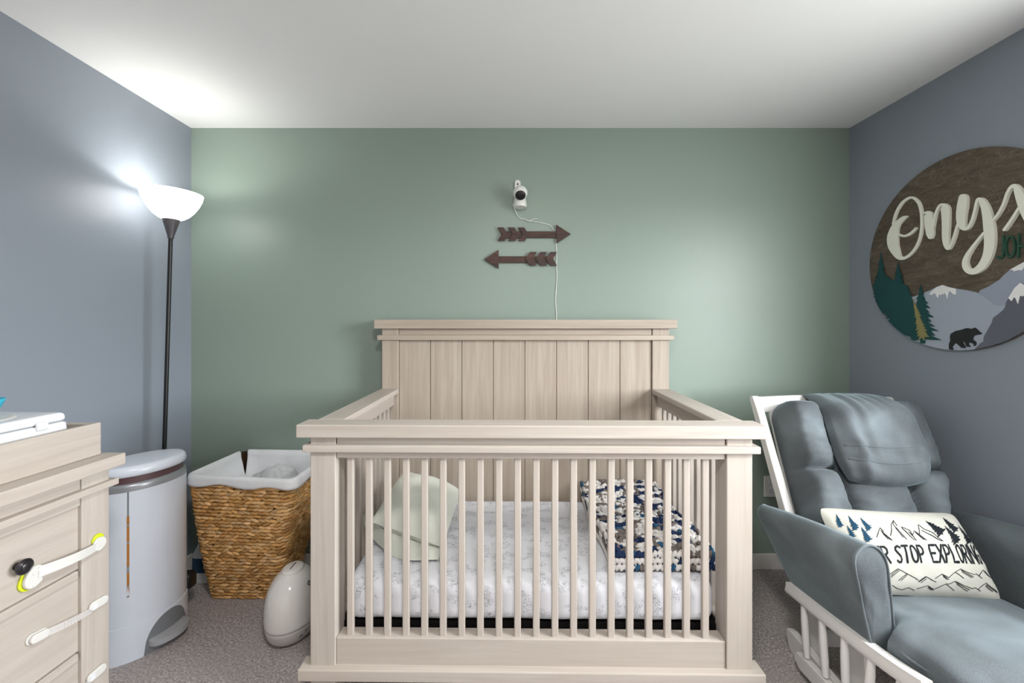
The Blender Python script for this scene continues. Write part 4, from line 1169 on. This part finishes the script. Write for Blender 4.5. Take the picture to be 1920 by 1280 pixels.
def bcpt(u, v, front=True):
    t = BHt*v; s = outline(u, t)
    edge = min(1, 14*min(u, 1-u), 12*min(v, 1-v)); edge = math.sqrt(max(0, 1-(1-edge)**2))
    h = bch(s, t)*edge if front else 0
    w = (.004*noise.noise(Vector((s*22, t*16, 4)))+.006*noise.noise(Vector((s*18, t*46, 7)))+.002*math.sin(t*140+s*30)*max(0, noise.noise(Vector((s*10, t*10, 3)))))*edge if front else 0
    sh = -.35*(h-.05)*edge*0
    return BC+Vector((s, 0, 0))+b_up*t+b_n*(h+w)
mb = MB(); mb.grid(lambda u, v: bcpt(u, v), 84, 70); mb.grid(lambda u, v: bcpt(u, v, False), 84, 70)
bcu = gbuild('back_cushion', mb, M_VELVET, smooth=True)
def head(u, v, fr=True):
    # pillow draped over the upper middle of the cushion, rolling over the crest
    a = 2*u-1; t = .185+.405*v
    low = max(0, 1-v/.30)
    hw = .182*(1-.16*low**2)-.022*max(0, v-.75)/.25
    s = .030-.012*(1-v)+a*hw
    e = max(0, (1-abs(a)**3.6))**.55*max(0, (1-abs(2*v-1)**4))**.5
    roll = max(0, (v-.60)/.40)
    basis = .140-.135*roll**1.6
    h = basis+(.088 if fr else -.02)*e
    fold = .007*noise.noise(Vector((a*4, v*4, 1)))*e
    fold += .0045*math.sin(v*44+a*3.5+2*noise.noise(Vector((a*2, v*3, 5))))*e*max(0, 1-abs(v-.24)*5)
    if a < -.25: fold += .010*math.sin((a+.25)*15+v*3.5+1.5*noise.noise(Vector((a*3, v*5, 2))))*e*min(1, (-.25-a)*3)
    if v > .6: fold += .004*math.sin(a*26+v*6)*e*min(1, (v-.6)*4)
    sagb = -.026*(1-a*a)*max(0, 1-v*2.4)
    return BC+Vector((s, 0, 0))+b_up*(t+sagb)+b_n*(h+fold)
mb = MB(); mb.grid(lambda u, v: head(u, v), 54, 46); mb.grid(lambda u, v: head(u, v, False), 54, 46)
gbuild('headrest_pad', mb, M_VELVET, smooth=True)
mb = MB()
for vv in (.30, .17):
    mb.tube([head(.06+.88*i/24, vv+.03*(1-((i-12)/12)**2)*-1+.03)+b_n*.0005 for i in range(25)], .0016, 6)
gbuild('headrest_seam', mb, M_VELVET, smooth=True)

# throw pillow on the glider
tl_ = onY(1531, 949, 1.60); tr2 = onY(1789, 960, 1.60); brc = onY(1886, 1131, 1.425)
ex = (tr2-tl_); ey = (brc-tr2); pn = ex.cross(ey).normalized()
if pn.y > 0: pn = -pn
blc = tl_+ey*.98+ex*(-.0)
tp = thing('throw_pillow', 'white lumbar throw pillow printed with fir trees, mountains and lettering', 'pillow', (tl_+brc)/2-Vector((0, 0, .13)))
def qp(a, b): return (tl_*(1-a)+tr2*a)*(1-b)+(blc*(1-a)+brc*a)*b
def thick(a, b): return .082*max(0, (1-abs(2*a-1)**2.8)*(1-abs(2*b-1)**2.3))**.66
def tpp(a, b, s):
    g = .05*(1-(2*b-1)**2); e = .075*(1-(2*a-1)**2)
    cr = 1-.055*(abs(2*a-1)*abs(2*b-1))**7
    aa = .5+(a-.5)*(1-g*.55)*cr; b2 = .5+(b-.5)*(1-e*.75)*cr
    ed = max(abs(2*a-1), abs(2*b-1)); w = .0045*math.sin((a*34 if abs(2*b-1) > abs(2*a-1) else b*22)+3*noise.noise(Vector((a*5, b*5, 1))))*max(0, ed-.72)*3*(1-ed)*4
    w += .005*noise.noise(Vector((a*8, b*5, 8)))+.003*noise.noise(Vector((a*22, b*9, 3)))
    return qp(aa, b2)+pn*(s*thick(a, b)+w*(1 if s > 0 else 0))
mb = MB(); mb.grid(lambda u, v: tpp(u, v, 1), 44, 30); mb.grid(lambda u, v: tpp(u, v, -.8), 44, 30)
build('pillow_body', mb, M_CANVAS, tp, smooth=True)
def invq(p):
    # plane point -> (a,b)
    a, b = .5, .5
    for _ in range(12):
        q = qp(a, b); da = qp(a+1e-3, b)-q; dbv = qp(a, b+1e-3)-q; r_ = p-q
        A_ = da.dot(da); B_ = da.dot(dbv); C_ = dbv.dot(dbv); D1 = r_.dot(da); D2 = r_.dot(dbv); det = A_*C_-B_*B_
        a += 1e-3*(D1*C_-D2*B_)/det; b += 1e-3*(D2*A_-D1*B_)/det
    return a, b
def onpillow(px, py):
    off = .03
    for _ in range(5):
        p = onPlane(px, py, tl_+pn*off, pn); a, b = invq(p-pn*off)
        g = .05*(1-(2*b-1)**2); e = .075*(1-(2*a-1)**2)
        a2 = .5+(a-.5)/(1-g*.55); b2 = .5+(b-.5)/(1-e*.75); a2 = min(max(a2, .0), 1); b2 = min(max(b2, 0), 1)
        off = thick(a2, b2)
    return a2, b2
def prn(x, y, d):
    a, b = onpillow(1500+x/4.571, 900+y/4.571)
    return tpp(a, b, 1)+pn*(.0012+d)
LINES = [[(657, 488), (682, 408), (715, 440)], [(690, 430), (790, 515)], [(700, 445), (775, 510)], [(712, 462), (755, 505)],
 [(773, 475), (778, 378), (800, 345), (830, 390)], [(797, 345), (797, 380)], [(800, 385), (915, 505)], [(815, 410), (885, 490)],
 [(865, 400), (940, 430), (1000, 515)], [(870, 410), (985, 510)], [(885, 425), (960, 490)], [(930, 440), (975, 480)],
 [(968, 470), (975, 432), (1080, 515)], [(985, 445), (1060, 510)], [(1020, 462), (1012, 378), (1060, 420), (1130, 450), (1225, 520)], [(1040, 430), (1215, 520)], [(1060, 440), (1190, 510)],
 [(700, 838), (775, 800), (838, 758), (925, 800), (1010, 858)], [(838, 768), (780, 815)], [(850, 775), (778, 832)], [(925, 798), (880, 830), (850, 858)], [(925, 808), (870, 858)],
 [(1012, 870), (1075, 825), (1165, 872)], [(1075, 832), (1020, 870)], [(1080, 845), (1035, 878)],
 [(1160, 842), (1215, 803), (1275, 835), (1330, 785), (1375, 760), (1440, 790), (1500, 810), (1510, 800), (1560, 840)], [(1220, 812), (1270, 850)], [(1225, 825), (1255, 850)],
 [(1330, 790), (1405, 840)], [(1380, 770), (1490, 830)], [(1390, 785), (1470, 835)], [(1535, 820), (1560, 770), (1635, 835)], [(1570, 785), (1620, 825)],
 [(790, 900), (830, 925), (870, 940), (925, 920), (975, 945)], [(1000, 930), (1098, 903), (1150, 935), (1250, 888), (1275, 890), (1325, 865), (1400, 900), (1480, 930), (1495, 920), (1550, 950)],
 [(1105, 912), (1145, 942)], [(1100, 920), (1130, 940)], [(1255, 895), (1320, 945)], [(1330, 875), (1450, 940)], [(1340, 890), (1430, 950)], [(1530, 930), (1598, 880), (1690, 965)], [(1600, 895), (1680, 965)], [(1595, 905), (1650, 955)]]
def fir_print(mb, ap, ba, w, rs):
    P = conifer(ap, ba, w, 7, rs, .04); n = (len(P)-5)//2
    lf = P[1:1+n]+P[1+n:3+n]; rt = (P[5+n:][::-1])+[P[4+n], P[3+n]]
    vs = []; fs = []
    for l, r in zip([ap]+lf, [ap]+rt):
        for k in range(5): vs.append(prn(l[0]+(r[0]-l[0])*k/4, l[1]+(r[1]-l[1])*k/4, .0004))
    for i in range(len(lf)):
        for k in range(4): fs.append((i*5+k, i*5+k+1, i*5+k+6, i*5+k+5))
    mb.add(vs, fs)
def dense(L, step=22):
    o = []
    for (x0, y0), (x1, y1) in zip(L, L[1:]):
        n = max(1, int(math.hypot(x1-x0, y1-y0)/step))
        o += [(x0+(x1-x0)*i/n, y0+(y1-y0)*i/n) for i in range(n)]
    return o+[L[-1]]
mb = MB()
for L in LINES:
    ribbon(mb, dense(L), prn, -.0006, .0002, 4.6)
build('printed_mountains', mb, M_INK, tp)
rs = random.Random(8)
mb = MB()
for ap, ba, w in (((308, 285), (355, 405), 80), ((412, 300), (482, 430), 85), ((515, 320), (600, 430), 82), ((403, 385), (452, 500), 76), ((522, 400), (592, 530), 92)):
    fir_print(mb, ap, ba, w, rs)
build('printed_trees', mb, M_INKB, tp)['label'] = 'blue black printed firs'
mb = MB()
for ap, ba, w in (((1080, 345), (1222, 465), 110), ((1220, 320), (1345, 438), 78), ((1235, 390), (1358, 540), 95), ((1352, 385), (1462, 545), 70)):
    fir_print(mb, ap, ba, w, rs)
build('printed_trees', mb, M_INK, tp)
FONT = {'N': (.55, [[(0, 0), (0, 1)], [(0, 1), (.55, 0)], [(.55, 0), (.55, 1)]]), 'E': (.48, [[(.48, 1), (0, 1), (0, 0), (.48, 0)], [(0, .52), (.4, .52)]]), 'V': (.55, [[(0, 1), (.27, 0), (.55, 1)]]),
 'R': (.5, [[(0, 0), (0, 1), (.3, .98), (.45, .82), (.42, .62), (.25, .5), (0, .48)], [(.15, .48), (.5, 0)]]), 'S': (.48, [[(.46, .9), (.28, 1), (.08, .92), (.05, .75), (.2, .58), (.4, .4), (.45, .2), (.3, .02), (.1, .0), (0, .1)]]),
 'T': (.5, [[(0, 1), (.5, 1)], [(.25, 1), (.25, 0)]]), 'O': (.55, [[(.275+.275*math.cos(2*math.pi*i/14), .5+.5*math.sin(2*math.pi*i/14)) for i in range(15)]]),
 'P': (.48, [[(0, 0), (0, 1), (.3, .98), (.46, .8), (.42, .58), (.25, .46), (0, .44)]]), 'X': (.52, [[(0, 1), (.52, 0)], [(.52, 1), (0, 0)]]), 'L': (.45, [[(0, 1), (0, 0), (.45, 0)]]),
 'I': (.1, [[(.05, 1), (.05, 0)]]), 'G': (.55, [[(.52, .85), (.35, 1), (.15, .92), (.02, .65), (.03, .3), (.18, .04), (.38, .02), (.53, .2), (.53, .45), (.32, .45)]]), ' ': (.28, [])}
# the line of text: measured from the R of the first word to the final G; earlier letters run on behind the arm
word = 'NEVER STOP EXPLORING'; sp_ = .17; adv = []; x = 0
for ch in word: adv.append(x); x += FONT[ch][0]+sp_
xa = adv[4]; xb = adv[19]+.55
TA0 = onpillow(1651, 1024.5); TA1 = onpillow(1658, 1055); TB0 = onpillow(1826, 1024); TB1 = onpillow(1842, 1057)
def tx_(x, y):
    k = (x-xa)/(xb-xa)
    a = (TA1[0]+(TB1[0]-TA1[0])*k)*(1-y)+(TA0[0]+(TB0[0]-TA0[0])*k)*y; b = (TA1[1]+(TB1[1]-TA1[1])*k)*(1-y)+(TA0[1]+(TB0[1]-TA0[1])*k)*y
    return a, b
mb = MB()
def prt(x, y, d):
    a, b = tx_(x, y)
    a = min(max(a, .01), .99)
    return tpp(a, b, 1)+pn*(.0012+d)
for ch, x in zip(word, adv):
    for L in FONT[ch][1]:
        # the glyph space is stretched, so widen the stroke in x and y separately by using a small step
        ribbon(mb, dense([(x+p[0], p[1]) for p in L], .18), prt, -.0006, .0003, .145)
build('printed_lettering', mb, M_INK, tp)

# ---------------------------------------------------------------- light
wd = bpy.data.worlds.new('sky'); SC.world = wd; wd.use_nodes = True
bg = wd.node_tree.nodes['Background']; bg.inputs['Color'].default_value = (.94, .97, 1.0, 1); bg.inputs['Strength'].default_value = 29.0
wt_ = wd.node_tree; tcw = wt_.nodes.new('ShaderNodeTexCoord'); sep = wt_.nodes.new('ShaderNodeSeparateXYZ'); rmp = wt_.nodes.new('ShaderNodeValToRGB')
wt_.links.new(tcw.outputs['Generated'], sep.inputs[0]); wt_.links.new(sep.outputs['Z'], rmp.inputs['Fac']); wt_.links.new(rmp.outputs['Color'], bg.inputs['Color'])
e_ = rmp.color_ramp.elements; e_[0].position = .0; e_[0].color = (.30, .31, .30, 1); e_[1].position = .04; e_[1].color = (.94, .97, 1, 1)
pl = bpy.data.lights.new('daylight_portal', 'AREA'); pl.shape = 'RECTANGLE'; pl.size = WZ1-WZ0; pl.size_y = WY1-WY0
pl.cycles.is_portal = True
po = bpy.data.objects.new('daylight_portal', pl); COL.objects.link(po)
po.location = (XR+.09, (WY0+WY1)/2, (WZ0+WZ1)/2); po.rotation_euler = (0, R(90), 0)
def point(name, loc, power, col, size):
    l = bpy.data.lights.new(name, 'POINT'); l.energy = power; l.color = col; l.shadow_soft_size = size
    o = bpy.data.objects.new(name, l); COL.objects.link(o); o.location = loc; return o
q = Matrix.Rotation(lean, 4, 'Y') @ Vector((0, 0, 1.925)); point('lamp_bulb_light', Vector((LX, LY, 0))+q, 2.6, (1, .97, .93), .02)
al = bpy.data.lights.new('added_fill_area', 'AREA'); al.shape = 'DISK'; al.size = .32; al.energy = 26; al.color = (1, .975, .94)  # light of the added ceiling fill, brightens the room from the front
ao = bpy.data.objects.new('added_fill_area', al); COL.objects.link(ao); ao.location = (.05, .15, ZC-.1)

# ---------------------------------------------------------------- camera and picture
cd = bpy.data.cameras.new('camera'); cam = bpy.data.objects.new('camera', cd); COL.objects.link(cam)
cam.location = (0, 0, H); cam.rotation_euler = (R(90), 0, 0)
cd.sensor_width = 36; cd.lens = 36*F/1920
cd.shift_x = (960-CX)/1920; cd.shift_y = (CY-640)/1920; cd.clip_start = .02
SC.camera = cam
SC.view_settings.view_transform = 'Standard'; SC.view_settings.look = 'None'
SC.view_settings.exposure = 0.34; SC.view_settings.gamma = 1; SC.view_settings.use_curve_mapping = False
SC.cycles.use_denoising = True; SC.cycles.max_bounces = 10; SC.cycles.diffuse_bounces = 6; SC.cycles.transparent_max_bounces = 8
SC.cycles.sample_clamp_indirect = 6
